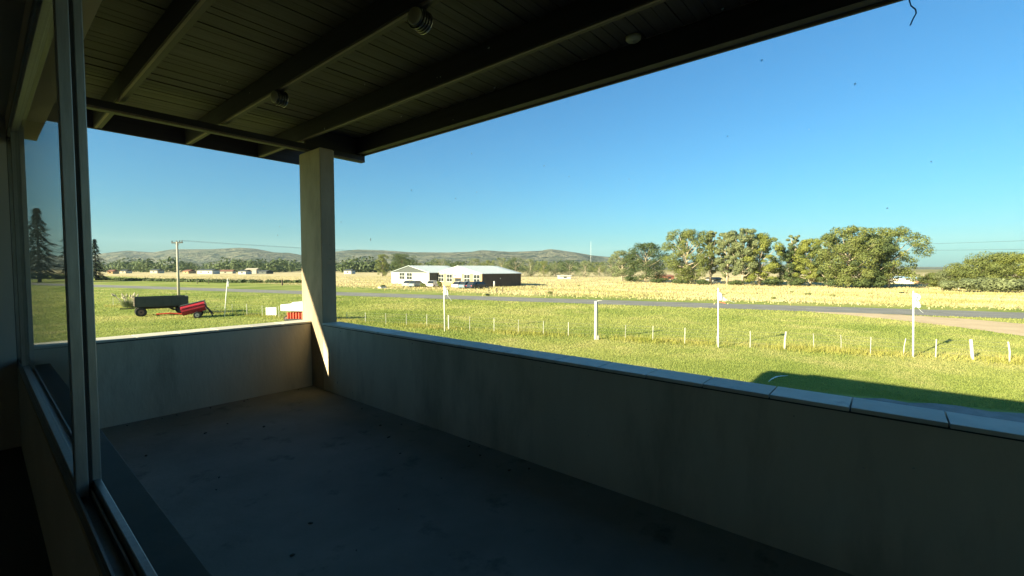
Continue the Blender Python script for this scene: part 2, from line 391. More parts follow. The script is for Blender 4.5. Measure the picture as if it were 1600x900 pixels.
hpart('wall_end', M['inwall'], WX0, WX1, -6.2, WY0, WZ0, WZ1)
hpart('outer_sill', M['sill'], 0.287, 0.412, WY0 - .1, 6.03, WZ0 - 0.055, WZ0 - 0.008 + 0.01, 0.004)
struct('lower_storey', M['outwall'], -6.0, PX + 0.19, -7.0, PY + 0.24, GZ - 0.1, -0.2)
struct('house_roof_slab', M['outwall'], -5.6, 0.28, -6.4, 7.5, 3.51, 3.66)

# sliding window
win = empty('sliding_window', (0.25, 2.4, WZ0), label='long aluminium sliding window looking out over the balcony', cat='window')
wo = Vector((0.25, 2.4, WZ0))
def wbox(name, m, parent, x0, x1, y0, y1, z0, z1, bev=0.002):
    return box(name, m, parent, x0 - wo.x, x1 - wo.x, y0 - wo.y, y1 - wo.y, z0 - wo.z, z1 - wo.z, bev)
fr = wbox('track_frame', M['alu'], win, 0.205, 0.284, WY0, WY1, WZ0, WZ0 + 0.028)
for x in (0.2095, 0.2485, 0.2795):
    wbox('track_rail', M['alu'], fr, x - 0.0035, x + 0.0035, WY0 + .01, WY1 - .01, WZ0 + 0.028, WZ0 + 0.062, 0.001)
wbox('head_frame', M['alu'], win, 0.205, 0.284, WY0, WY1, WZ1 - 0.04, WZ1)
wbox('jamb', M['alu'], win, 0.205, 0.284, WY1 - 0.035, WY1, WZ0 + .028, WZ1 - .04)
wbox('jamb', M['alu'], win, 0.205, 0.284, WY0, WY0 + 0.035, WZ0 + .028, WZ1 - .04)
mg = bpy.data.materials.new('clear_pane'); mg.use_nodes = True
nt = mg.node_tree; nt.nodes.remove(nt.nodes['Principled BSDF'])
tb = node(nt, 'ShaderNodeBsdfTransparent'); tb.inputs[0].default_value = (0.91, 0.965, 0.975, 1)
nt.links.new(tb.outputs[0], nt.nodes['Material Output'].inputs[0])
mg2 = bpy.data.materials.new('reflecting_pane'); mg2.use_nodes = True
nt = mg2.node_tree; nt.nodes.remove(nt.nodes['Principled BSDF'])
tb = node(nt, 'ShaderNodeBsdfTransparent'); tb.inputs[0].default_value = (0.80, 0.88, 0.87, 1)
gl = node(nt, 'ShaderNodeBsdfGlossy', Roughness=0.03); fz = node(nt, 'ShaderNodeFresnel', IOR=1.5); ms = node(nt, 'ShaderNodeMixShader')
nt.links.new(fz.outputs[0], ms.inputs[0]); nt.links.new(tb.outputs[0], ms.inputs[1]); nt.links.new(gl.outputs[0], ms.inputs[2])
nt.links.new(ms.outputs[0], nt.nodes['Material Output'].inputs[0])
def sash(x0, x1, y0, y1, gm, wl, wr):
    z0, z1 = WZ0 + 0.040, WZ1 - 0.045
    s = wbox('sash', M['alu'], win, x0, x1, y0, y0 + wl, z0, z1, 0.003)
    wbox('stile', M['alu'], s, x0, x1, y1 - wr, y1, z0, z1, 0.003)
    wbox('bottom_rail', M['alu'], s, x0 + .002, x1 - .002, y0 + wl, y1 - wr, z0, z0 + 0.05, 0.003)
    wbox('top_rail', M['alu'], s, x0 + .002, x1 - .002, y0 + wl, y1 - wr, z1 - 0.05, z1, 0.003)
    xm = (x0 + x1) / 2 + .006
    ya, yb, za, zb = y0 + wl - .004 - wo.y, y1 - wr + .004 - wo.y, z0 + .046 - wo.z, z1 - .046 - wo.z
    me = bpy.data.meshes.new('pane'); me.from_pydata([(xm - wo.x, ya, za), (xm - wo.x, ya, zb), (xm - wo.x, yb, zb), (xm - wo.x, yb, za)], [], [(0, 3, 2, 1)][::1])
    me.flip_normals() if me.polygons[0].normal.x > 0 else None
    link('pane', me, gm, s)
    return s
sash(0.254, 0.281, WY0 + 0.04, 2.36, mg, 0.05, 0.055)          # the pane looked through
sB = sash(0.207, 0.243, 2.29, 5.53, mg2, 0.055, 0.05)
sash(0.254, 0.281, 5.45, WY1 - 0.04, mg2, 0.05, 0.05)
wbox('seal', M['rubber'], win, 0.2432, 0.2538, 2.30, 2.34, WZ0 + .05, WZ1 - .05, 0)

# far parapet
def parapet(name, label, x0, x1, y0, y1, ztop, along, tiles, m, cover):
    e = empty(name, ((x0 + x1) / 2, (y0 + y1) / 2, 0), label=label, cat='wall')
    ox, oy = (x0 + x1) / 2, (y0 + y1) / 2
    box('wall_body', m, e, x0 - ox, x1 - ox, y0 - oy, y1 - oy, 0.0, ztop - 0.022)
    box('mortar_bed', M['grout'], e, x0 - ox + .004, x1 - ox - .004, y0 - oy + .002, y1 - oy - .002, ztop - 0.022, ztop - 0.008)
    a0, a1 = tiles; n = int(round((a1 - a0) / 0.378)); pitch = (a1 - a0) / n; gap = 0.007
    if along == 'y': me = MB().box(x0 - ox - cover, x1 - ox + .03, -pitch / 2 + gap / 2, pitch / 2 - gap / 2, -0.010, 0.012, 0.003)
    else: me = MB().box(-pitch / 2 + gap / 2, pitch / 2 - gap / 2, y0 - oy - cover, y1 - oy + .03, -0.010, 0.012, 0.003)
    first = me.build('coping_tile', M['coping'], e)
    for i in range(n):
        o = first if i == 0 else first.copy()
        if i: col.objects.link(o); o.parent = e
        c = a0 + pitch * (i + .5)
        o.location = ((0, c - oy, ztop + random.uniform(-.001, .001)) if along == 'y' else (c - ox, 0, ztop + random.uniform(-.001, .001)))
        o.rotation_euler = (random.uniform(-.002, .002), random.uniform(-.004, .004), random.uniform(-.004, .004))
    return e
PT = 0.88
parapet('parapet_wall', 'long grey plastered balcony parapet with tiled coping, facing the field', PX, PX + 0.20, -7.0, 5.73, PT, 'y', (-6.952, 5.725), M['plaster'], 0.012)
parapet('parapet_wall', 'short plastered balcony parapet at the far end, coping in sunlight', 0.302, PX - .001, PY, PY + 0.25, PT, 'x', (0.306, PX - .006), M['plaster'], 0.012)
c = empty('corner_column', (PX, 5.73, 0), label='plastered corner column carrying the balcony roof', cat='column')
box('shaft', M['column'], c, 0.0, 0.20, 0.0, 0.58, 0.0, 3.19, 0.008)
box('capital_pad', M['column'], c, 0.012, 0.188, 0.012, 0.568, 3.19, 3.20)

# balcony roof
RB, RT = 3.33, 3.53
roof = empty('balcony_roof', (2.0, 0.75, RB), label='dark timber balcony roof with exposed rafters and board soffit', cat='roof')
def rbox(name, m, x0, x1, y0, y1, z0, z1, bev=0.004, parent=None): return box(name, m, parent or roof, x0 - 2.0, x1 - 2.0, y0 - 0.75, y1 - 0.75, z0 - RB, z1 - RB, bev)
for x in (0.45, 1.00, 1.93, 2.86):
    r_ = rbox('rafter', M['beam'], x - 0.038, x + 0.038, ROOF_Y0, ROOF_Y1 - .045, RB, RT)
    rbox('lit_underside_strip', M['edge'], x - 0.030, x - 0.008, ROOF_Y0 + .02, ROOF_Y1 - .06, RB - 0.008, RB - 0.0005, 0.001, None)  # pale strip paints bounce light along the rafter's underside
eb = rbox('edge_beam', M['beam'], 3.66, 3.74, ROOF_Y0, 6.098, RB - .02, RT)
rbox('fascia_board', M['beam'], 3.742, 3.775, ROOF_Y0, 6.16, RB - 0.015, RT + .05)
rbox('lit_fascia_strip', M['edge'], 3.777, 3.800, ROOF_Y0, 6.158, RB - 0.03, RB + .05, 0.002)  # pale strip paints the bright underside of the outer board
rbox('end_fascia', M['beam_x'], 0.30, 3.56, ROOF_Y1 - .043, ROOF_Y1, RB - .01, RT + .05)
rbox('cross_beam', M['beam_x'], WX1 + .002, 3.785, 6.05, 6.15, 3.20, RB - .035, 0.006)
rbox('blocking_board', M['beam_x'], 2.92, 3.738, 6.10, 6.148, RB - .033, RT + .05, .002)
rbox('cross_beam_highlight', M['edge'], WX1 + .01, 3.78, 6.043, 6.0485, 3.203, 3.222, 0.001)  # pale strip paints the highlight on the beam's lower edge
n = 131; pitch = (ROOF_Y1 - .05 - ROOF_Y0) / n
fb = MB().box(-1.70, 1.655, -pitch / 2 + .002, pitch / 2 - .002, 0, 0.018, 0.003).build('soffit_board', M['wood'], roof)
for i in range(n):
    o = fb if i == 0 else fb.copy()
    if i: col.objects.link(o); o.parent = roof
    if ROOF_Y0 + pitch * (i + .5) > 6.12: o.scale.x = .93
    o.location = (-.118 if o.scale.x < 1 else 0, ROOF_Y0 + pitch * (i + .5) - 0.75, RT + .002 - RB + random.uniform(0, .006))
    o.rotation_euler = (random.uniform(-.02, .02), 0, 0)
rbox('roof_sheet', M['sheet'], 0.30, 3.83, ROOF_Y0, 6.18, RT + .052, RT + .075, 0)
rbox('roof_sheet', M['sheet'], 0.30, 3.57, 6.18, ROOF_Y1 + .03, RT + .052, RT + .075, 0)

def lamp(loc, label, rz):
    e = empty('bulkhead_lamp', loc, rz, label, 'lamp', 'lamps under the second rafter')
    def disc(name, m, x0, x1, r0, r1, par=e, n=28):
        return MB().tube([(x0, 0, 0), (x1, 0, 0)], [r0, r1], n).build(name, m, par)
    b_ = disc('body', M['lampbody'], -0.045, 0.060, 0.062, 0.062)
    for x in (-0.028, -0.004, 0.020): disc('cooling_ring', M['lampbody'], x, x + .011, 0.072, 0.072, b_)
    disc('rear_ring', M['lampring'], 0.045, 0.052, 0.074, 0.074, b_)
    pts = [(-0.045 - 0.020 * math.cos(a), 0, 0) for a in np.linspace(math.pi / 2, 0.02, 6)]
    MB().tube(pts, [max(0.004, 0.058 * math.sin(a)) for a in np.linspace(math.pi / 2, 0.02, 6)], 28).build('lens', M['lens'], e, True)
    MB().box(-0.02, 0.03, -0.02, 0.02, 0.055, RB - loc[2] - .001, 0.003).build('bracket', M['lampbody'], e)
lamp((1.93, 2.42, 3.262), 'round black bulkhead lamp under the rafter, nearer and larger one', R(12))
lamp((1.93, 4.56, 3.262), 'round black bulkhead lamp under the rafter, smaller one towards the corner column', R(6))
p = AT(1022, 76, 4.0); p = EYE + ray(1022, 76) * ((RT - EYE.z - .01) / ray(1022, 76).z)
e = empty('junction_box', (3.55, p.y + .06, RT), label='small round pale cap on the soffit beside the roof edge beam', cat='junction box')
MB().tube([(0, 0, 0.0), (0, 0, -0.02), (0, 0, -0.034)], [0.062, 0.062, 0.050], 24).build('cap', M['lens'], e, True)
MB().tube([(0, 0, -0.034), (0, 0, -0.040)], [0.012, 0.010], 10).build('screw', M['lampring'], e)
# blue cord end hanging from the roof edge
d = ray(1421, 2); t = 3.81 / d.x; p = EYE + d * t
pts = [p + Vector((0, a, b_)) for a, b_ in ((0.00, 0.06), (0.0, 0.0), (-.008, -.03), (-.030, -.06), (-.034, -.085), (-.02, -.115), (-.008, -.15))]
tag(MB().tube(pts, [.004] * 7, 6).build('blue_cord', M['bluecord'], None, True), 'short frayed blue cord hanging from the roof edge', 'cord')

# spatter on the outside of the pane
def spatter():
    xm = 0.2675 + .006 + 0.0012
    spots = [(764, 75, 7), (773, 137, 4), (683, 121, 2.5), (688, 120, 2), (627, 182, 3), (610, 196, 2.5), (708, 187, 3.5), (778, 137, 2), (570, 132, 3), (1129, 14, 4), (1190, 95, 3.5), (1137, 213, 3), (1336, 132, 4), (1386, 325, 3), (737, 240, 2.5), (643, 297, 3), (712, 310, 2.5), (507, 202, 3.2), (509, 249, 2.2), (515, 382, 2.4), (517, 405, 2), (532, 518, 3.5), (644, 537, 3), (769, 553, 2.6), (845, 574, 3), (437, 354, 3), (434, 368, 2.5), (412, 322, 2), (533, 347, 3), (579, 374, 4), (983, 280, 2.3), (1037, 276, 2), (889, 276, 2.2), (850, 259, 2.2), (1455, 252, 3), (1264, 202, 2), (920, 680, 3), (1010, 640, 2.5), (1350, 731, 4), (1428, 732, 4.5), (1240, 650, 2.5), (866, 655, 2), (498, 573, 2), (527, 598, 4.5), (551, 613, 2.5), (745, 300, 2), (355, 128, 3), (345, 133, 2), (390, 145, 2.5), (660, 15, 3.5), (1520, 235, 2.5)]
    Vs = []; rg = random.Random(3)
    for x, y, r in spots:
        d = ray(x, y); t = xm / d.x; c0 = d * t + EYE
        s = r * 0.42 / F * t; el = rg.uniform(1.0, 1.9)
        for k in range(7):
            a0, a1 = 2 * math.pi * k / 7, 2 * math.pi * (k + 1) / 7
            rr0 = [0.75 + .35 * math.sin(3.1 * j * x) for j in range(8)]
            def pt(a, j): return (c0.x, c0.y + math.cos(a) * s * 1.4 * rr0[j % 7], c0.z + math.sin(a) * s * el * rr0[j % 7])
            tip = (c0.x + .0006, c0.y, c0.z)
            Vs.append((pt(a0, k), pt(a1, k + 1), tip))
    m = mat('dried_spatter', (0.55, 0.55, 0.52), 0.9, transl=0.12)
    nt = m.node_tree; om = nt.nodes['Material Output']; src = om.inputs[0].links[0].from_socket
    tp = node(nt, 'ShaderNodeBsdfTransparent'); mx = node(nt, 'ShaderNodeMixShader', Fac=0.5)
    nt.links.new(src, mx.inputs[1]); nt.links.new(tp.outputs[0], mx.inputs[2]); nt.links.new(mx.outputs[0], om.inputs[0])
    o = tris_mesh('dust', np.array(Vs), 3, m)
    tag(o, kind='stuff'); o['label'] = 'dried specks of dirt spattered over the window glass'
spatter()

def debris():
    rg = random.Random(17); b = MB()
    for i in range(64):
        if 14 < i < 41: continue
        x, y = rg.uniform(.75, 2.8), rg.uniform(1.2, 5.7)
        if i > 40: x = 2.9 - abs(rg.gauss(0, .10)) if i % 2 else x; y = y if i % 2 else 6.02 - abs(rg.gauss(0, .10))
        r_ = rg.uniform(.005, .017)
        g = bmesh.ops.create_icosphere(b.bm, subdivisions=1, radius=r_)
        sx, sy, a = rg.uniform(.7, 1.8), rg.uniform(.5, 1.0), rg.uniform(0, 6.28)
        for v in g['verts']:
            q = v.co * rg.uniform(.75, 1.2); q = Vector((q.x * sx, q.y * sy, q.z * .5))
            v.co = Vector((x + q.x * math.cos(a) - q.y * math.sin(a), y + q.x * math.sin(a) + q.y * math.cos(a), r_ * .4 + q.z))
    o = b.build('debris', mat('dry_debris', (0.03, 0.027, 0.022), 0.9, (0.09, 0.08, 0.06), 20)); tag(o, kind='stuff'); o['label'] = 'small dark crumbs and dry bits lying on the balcony floor'
debris()

# ------------------------------------------------------------------ vegetation builders
def leaf_cloud(name, blobs, n, size, m, parent, seed, flat=0.0):
    g = np.random.default_rng(seed); B = np.array(blobs, float)
    w = (B[:, 3] * B[:, 4] + B[:, 4] * B[:, 5]); w /= w.sum()
    k = g.choice(len(B), n, p=w)
    d = g.normal(size=(n, 3)); d /= np.linalg.norm(d, axis=1)[:, None]
    r = g.uniform(0.35, 1.08, (n, 1)) ** 0.55
    c = B[k, :3] + d * r * B[k, 3:6]
    nn = d * 1.0 + g.normal(size=(n, 3)) * 0.38; nn[:, 2] += 0.15; nn /= np.linalg.norm(nn, axis=1)[:, None]
    a = np.cross(nn, g.normal(size=(n, 3))); a /= np.linalg.norm(a, axis=1)[:, None]; b_ = np.cross(nn, a)
    s = size * g.uniform(0.55, 1.35, (n, 1)); s2 = s * g.uniform(0.4, 0.8, (n, 1))
    V = np.stack([c - a * s, c + b_ * s2, c + a * s, c - b_ * s2], 1)
    return tris_mesh(name, V, 4, m, parent)
def eucalyptus(px, by, ty, hw_, leaf, label, seed, dens=1.0, base=0.22, lean=0.0, group='eucalyptus trees beyond the dry field', nleaf=3600, trunk='bark', kind_='tall_tree', shape=0.0):
    p = G(px, by); D = depth(p); H = (by - ty) / F * D; W = hw_ / F * D * 1.12
    rg = random.Random(seed); e = empty(kind_, p, 0, label, 'tree', group)
    blobs = []; tr = MB()
    top = Vector((lean * W, lean * W * .3, H * 0.80))
    tr.tube([(0, 0, -.2), (rg.uniform(-.2, .2), rg.uniform(-.2, .2), H * .25), tuple(top * .62), tuple(top)], [H * .024, H * .019, H * .012, H * .004], 8)
    nb = int(34 * dens) + 5
    for i in range(nb):
        u = (i + .5) / nb; z = H * (base + (1 - base) * u ** 0.9)
        prof_ = math.sin(math.pi * (0.16 + 0.74 * u)) ** 0.7 if shape == 0 else (0.55 + .6 * u) * (1 if u < .8 else (1 - u) * 3.2 + .35)
        a = i * 2.4 + rg.uniform(-.5, .5); rad = W * prof_ * rg.uniform(0.28, 0.98)
        c0 = Vector((math.cos(a) * rad + lean * W * u, math.sin(a) * rad, z))
        br = W * rg.uniform(0.13, 0.31) * (0.7 + 0.3 * prof_)
        c0.z = min(c0.z, H - br * .7)
        blobs.append((c0.x, c0.y, c0.z, br * 1.1, br * 1.1, br * rg.uniform(.6, .95)))
        if i % 2 == 0:
            b0 = Vector((0, 0, H * max(.14, (z / H) * .62)))
            mid = b0.lerp(c0, .5) + Vector((0, 0, -.03 * H))
            tr.tube([b0, mid, c0], [H * .010, H * .007, H * .002], 6, False)
    tr.build('trunk', M[trunk], e, True)
    leaf_cloud('crown', blobs, int(nleaf * 3.4 * dens), max(0.10, 0.0065 * H + .07), M[leaf], e, seed + 100)
    return e
def conifer(px, by, ty, hw_, label, seed, n=4200, group='dark conifers'):
    p = G(px, by); D = depth(p); H = (by - ty) / F * D; W = hw_ / F * D
    g = np.random.default_rng(seed); e = empty('spruce_tree', p, 0, label, 'tree', group)
    MB().tube([(0, 0, -.2), (0, 0, H * .5), (0, 0, H * .97)], [H * .02, H * .012, H * .002], 8).build('trunk', M['barkdark'], e, True)
    tiers = 13; u = g.uniform(0, 1, n) ** 1.5; tier = np.floor(u * tiers) / tiers
    loc = (u - tier) * tiers
    rad = W * (1 - tier) ** .85 * (1.0 - .55 * loc) * g.uniform(.55, 1.05, n) ** .5 * (1 + .22 * np.sin(tier * 57) )
    a = g.uniform(0, 2 * math.pi, n); rad *= (0.82 + .25 * np.sin(a * 5 + tier * 40))
    z = H * (0.05 + 0.95 * u)
    c = np.stack([np.cos(a) * rad, np.sin(a) * rad, z], 1)
    out = np.stack([np.cos(a), np.sin(a), -0.35 + 0 * a], 1); side = np.stack([-np.sin(a), np.cos(a), 0 * a], 1)
    s = (0.03 * H * g.uniform(.5, 1.2, n))[:, None]
    V = np.stack([c - side * s * .45, c + out * s, c + side * s * .45, c - out * s * .5], 1)
    tris_mesh('crown', V, 4, M['leaf_spruce'], e)
    return e
def shrub(name, px, by, ty, hw_, leaf, label, seed, n=420, group=None, cat='shrub', stem=True):
    p = G(px, by); D = depth(p); H = max(.25, (by - ty) / F * D); W = max(.2, hw_ / F * D)
    rg = random.Random(seed); e = empty(name, p, 0, label, cat, group)
    bl = []
    for i in range(7):
        a = i * 2.4; r = W * .55 * rg.uniform(.2, 1); br = W * rg.uniform(.35, .55)
        bl.append((math.cos(a) * r, math.sin(a) * r, H * rg.uniform(.35, .75), br, br, H * .3))
    leaf_cloud('foliage', bl, n, 0.06 + .05 * H, M[leaf], e, seed)
    MB().tube([(0, 0, -.1), (.02, 0, H * .3), (.05, .03, H * .6)], [.03 + .01 * H, .02 + .01 * H, .01], 6).build('stem', M['barkdark'], e)
    return e

# ------------------------------------------------------------------ trees beyond the dry field
T = [
 (972, 440, 391, 24, 'leaf_grey', 'grey-green tree at the open end of the eucalyptus row', .9, .18, 0),
 (1008, 441, 379, 30, 'leaf_dark', 'broad dark-green tree next to the grey one at the row\'s open end', 1.4, .06, .1),
 (1072, 444, 359, 34, 'leaf_olive', 'big olive eucalyptus, first tall one after the broad dark-green tree', 1.6, .06, .12),
 (1110, 444, 361, 15, 'leaf_grey', 'slim sparse grey eucalyptus beside the big olive one', 1.0, .22, 0),
 (1136, 445, 363, 19, 'leaf_grey', 'sparse grey eucalyptus, second of the slim ones', 1.1, .14, 0),
 (1160, 446, 357, 24, 'leaf_grey', 'tallest feathery grey eucalyptus with an open crown', 1.2, .20, .1),
 (1186, 446, 365, 28, 'leaf_yellow', 'bright yellow-green eucalyptus in the middle of the row', 1.4, .06, 0),
 (1232, 446, 384, 22, 'leaf_dark', 'low dark-green tree filling the dip in the row', 1.1, .06, 0),
 (1240, 445, 367, 12, 'leaf_grey', 'thin tree top poking above the dip in the row', .6, .50, .2),
 (1266, 447, 373, 25, 'leaf_yellow', 'yellow-green eucalyptus with pale forked trunk right of the dip', 1.4, .10, 0),
 (1292, 448, 366, 23, 'leaf_dark', 'dark tree wedged between the yellow-green and the widest tree', 1.0, .10, 0),
 (1325, 450, 354, 38, 'leaf_olive', 'widest olive-green tree with a thick pale trunk', 1.5, .08, 0),
 (1356, 450, 366, 36, 'leaf_dark', 'very dark blue-green tree with low branches near the row\'s end', 1.5, .04, .1),
 (1388, 450, 355, 40, 'leaf_olive', 'olive eucalyptus leaning outward at the end of the row by the white sheds', 1.2, .12, .3)]
for i, (px, by, ty, hw_, lf, lb, dn, bs, ln) in enumerate(T):
    eucalyptus(px, by, ty, hw_, lf, lb, 40 + i, dn, bs, ln)
T2 = [
 (1468, 449, 426, 20, 'leaf_olive', 'smallest rounded tree at the open side of the willow-like clump'),
 (1498, 451, 419, 26, 'leaf_grey', 'low grey-green tree stepping up to the big clump'),
 (1530, 453, 404, 32, 'leaf_olive', 'wide layered tree in front part of the clump by the dirt track'),
 (1562, 454, 394, 36, 'leaf_olive', 'highest layered tree of the clump by the dirt track'),
 (1600, 455, 397, 36, 'leaf_yellow', 'yellowish layered tree cut by the picture edge')]
for i, (px, by, ty, hw_, lf, lb) in enumerate(T2):
    eucalyptus(px, by, ty, hw_, lf, lb, 80 + i, 1.4, .03, 0, 'layered trees by the dirt track', 3400, 'bark', 'layered_tree')
for i, (px, by, ty, hw_) in enumerate([(1480, 455, 436, 16), (1512, 457, 434, 20), (1545, 457, 433, 20), (1578, 458, 432, 22), (1602, 458, 431, 16)]):
    shrub('bush', px, by, ty, hw_, 'leaf_grey', ['small', 'wide', 'dense', 'tall', 'last'][i] + ' grey-green bush at the foot of the layered trees, ' + ['beside the sheds', 'second along', 'third along', 'fourth along', 'at the picture edge'][i], 300 + i, 1800, 'grey bushes under the layered trees')
for i, (px, by, ty, hw_) in enumerate([(985, 441, 431, 16), (1030, 442.5, 434, 18), (1062, 444, 434, 14), (1098, 445, 436, 13), (1150, 446, 437, 14), (1205, 447, 435, 18), (1248, 447.5, 434, 16), (1305, 449.5, 434, 18), (1345, 450.5, 434, 20), (1372, 450.8, 436, 14)]):
    shrub('undergrowth_bush', px, by, ty, hw_, 'leaf_dark', ['first', 'second', 'third', 'fourth', 'fifth', 'sixth', 'seventh', 'eighth', 'ninth', 'tenth'][i] + ' dark bush along the foot of the eucalyptus row, counted from its open end', 500 + i, 1500, 'dark bushes at the foot of the eucalyptus row')
# trees behind the hangars
eucalyptus(598, 431.5, 397, 12, 'leaf_olive', 'narrow olive tree behind the grey-gabled hangar, farther from its roof', 120, 1.0, .05, 0, 'trees behind the hangars', 2400, 'barkdark', 'round_tree')
eucalyptus(628, 431.5, 395.5, 23, 'leaf_dark', 'broad dark tree rising behind the grey-gabled hangar roof', 121, 1.3, .05, 0, 'trees behind the hangars', 3000, 'barkdark', 'round_tree')
row = [(655, 410, 14), (690, 404, 14), (716, 408, 12), (742, 403.5, 15), (764, 406, 13), (784, 402, 15), (806, 401.5, 17), (829, 404, 15), (849, 407, 14), (868, 410, 12), (890, 406, 15), (914, 407, 15), (936, 409, 15), (955, 405, 14)]
lab = ['first', 'second', 'third', 'fourth', 'fifth', 'sixth', 'seventh', 'eighth', 'ninth', 'tenth', 'eleventh', 'twelfth', 'thirteenth', 'fourteenth']
for i, (px, ty, hw_) in enumerate(row):
    eucalyptus(px, 431.5 + .5 * (i % 3), ty, hw_, ['leaf_olive', 'leaf_grey', 'leaf_dark', 'leaf_grey'][i % 4], lab[i] + ' tree from the hangars\' end in the low tree line before the hills', 130 + i, 1.0, .04, 0, 'low tree line beyond the hangars', 1700, 'bark', 'field_tree')
# conifers
conifer(150, 438, 374, 21, 'dark pointed spruce beside the window frame', 200)
conifer(62, 441, 326, 40, 'large dark conifer seen through the far window sash', 201, 5200)
conifer(112, 440, 352, 30, 'dark conifer mostly hidden behind the window mullion', 202, 3600)
# far woods under the hills
def far_wood():
    B = []; rg = random.Random(9)
    for i in range(250):
        px = rg.uniform(150, 600) if i < 170 else rg.uniform(560, 1000)
        D = rg.uniform(430, 900); r = rg.uniform(4, 9)
        p = AT(px, 419, D)
        B.append((p.x, p.y, GZ + r * .8, r * 1.3, r * 1.3, r))
    o = leaf_cloud('far_wood', B, 26000, 1.5, M['leaf_dark'], None, 77)
    tag(o, kind='stuff'); o['label'] = 'distant dark wood at the foot of the hills'
far_wood()

# ------------------------------------------------------------------ grass
def blades(name, n, gen, h0, h1, w, m, lab_, seed):
    g = np.random.default_rng(seed); P, sc_ = gen(g, n); n = len(P)
    a = g.uniform(0, 2 * math.pi, n); hh = g.uniform(h0, h1, n) * sc_; ww = w * g.uniform(.6, 1.4, n) * sc_
    dx = np.stack([np.cos(a), np.sin(a), 0 * a], 1) * ww[:, None]
    ln = g.normal(size=(n, 3)) * (hh * .45)[:, None]; ln[:, 2] = hh
    V = np.stack([P - dx, P + dx, P + ln], 1)
    o = tris_mesh(name, V, 3, m); tag(o, kind='stuff'); o['label'] = lab_
def pix_points(x0, x1, ylo, yhi):
    def gen(g, n):
        px = g.uniform(x0, x1, n); u = g.uniform(0, 1, n)
        py = ylo(px) + (yhi(px) - ylo(px)) * u
        k = (419 - py) / F
        D = 4.2 / -k * 1.0
        lat = (px - CX) / F * D
        P = np.stack([FH.x * D + cr.x * lat, FH.y * D + cr.y * lat, np.full(n, GZ)], 1)
        return P, np.clip(D / 24, .75, 2.2)
    return gen
def lawn_gen(g, n):
    P, s = pix_points(-60, 1720, lambda x: 451 + (x - 150) * .0315, lambda x: np.where(x < 520, 560, 500 + (x - 500) * .155))(g, n)
    q = P[:, 0] + .27 * P[:, 1]
    px = CX + F * (P @ np.array(cr)) / (P @ np.array(FH)); py = 419 + F * 4.2 / (P @ np.array(FH))
    track = (px > 1265) & (py < np.interp(px, [1265, 1330, 1430, 1520, 1600, 1720], [487.5, 493, 503, 514, 525.5, 543])) & (py > np.interp(px, [1265, 1330, 1430, 1520, 1600, 1720], [486.5, 488, 493, 499, 506, 516]))
    yard = P[:, 0] < 18.1 + np.maximum(0, -(P[:, 1] - 2.2)) * .26
    yard &= P[:, 1] < 3.2
    ok = (q < 53.0) & ~track & ~yard
    return P[ok], s[ok]
blades('lawn_grass', 330000, lawn_gen, .03, .085, .016, M['grass'], 'short bright green grass between the house and the road', 21)
def fence_gen(g, n):
    k = g.uniform(0, 1, n); xs = np.interp(k, [0, .2, .5, .8, 1], [160, 400, 800, 1250, 1620]); ys = np.interp(xs, [160, 400, 800, 1250, 1620], [478, 494, 521, 546, 568])
    D = 4.2 * F / (ys - 419) * (1 + g.normal(size=n) * .022); lat = (xs - CX) / F * D
    P = np.stack([FH.x * D + cr.x * lat, FH.y * D + cr.y * lat, np.full(n, GZ)], 1)
    keep = np.sin(P[:, 1] * .8) + g.normal(size=n) * .8 > -.1
    return P[keep], np.ones(keep.sum())
M['fencegrass'] = mat('fence_grass_blades', (0.25, 0.27, 0.05), 0.7, (0.44, 0.39, 0.13), 0.6, 8, transl=0.3, spec=0.2)
blades('fence_grass', 20000, fence_gen, .10, .36, .014, M['fencegrass'], 'longer yellowed grass growing along the wire fence', 22)
def dry_gen(g, n):
    P, s = pix_points(140, 1720, lambda x: 431 + 0 * x, lambda x: 447 + (x - 150) * .030)(g, n)
    q = P[:, 0] + .27 * P[:, 1]; thr = 68 + np.maximum(0, P[:, 1] - 45) * .22
    ok = q > thr + g.normal(size=n) * 2.5
    return P[ok], s[ok]
blades('dry_grass', 150000, dry_gen, .05, .17, .03, M['drygrass'], 'tall straw-coloured grass of the field beyond the road', 23)

# ------------------------------------------------------------------ wire fence and flagpoles
fence = empty('wire_fence', G(930, 531), label='low wire fence with white posts crossing the lawn', cat='fence')
fo = Vector(fence.location)
posts = [(177, 478.5, 465, 1), (195, 481, 463, 2), (363, 492, 475, 1), (386, 493.5, 474.5, 1.6), (410, 495, 477, 1), (436, 496.5, 478, 1.2),
 (542, 499, 488, .8), (571, 504, 488, 1), (603, 507, 489, 1), (635, 509, 490, 1), (667, 511, 491, 1), (701, 515, 492, 2.4), (734, 517, 494, 1.1), (772, 519, 496, 1), (810, 522, 499, 1), (849, 524, 501, 1), (888, 525.5, 503, 1.2),
 (977, 529.5, 507, 1), (1020, 533, 509, 1.1), (1070, 537, 512, 1.1), (1120, 539, 515, 1), (1172, 543, 517, 1), (1226, 546, 517.5, 2.6), (1271, 545, 521, 1.1), (1314, 547, 523, 1.1), (1360, 554, 526, 1.2), (1412, 555.5, 528, 1.3), (1462, 558, 529.5, 1.6), (1519, 562, 530, 3.6), (1577, 566, 534, 1.8)]
tops = []
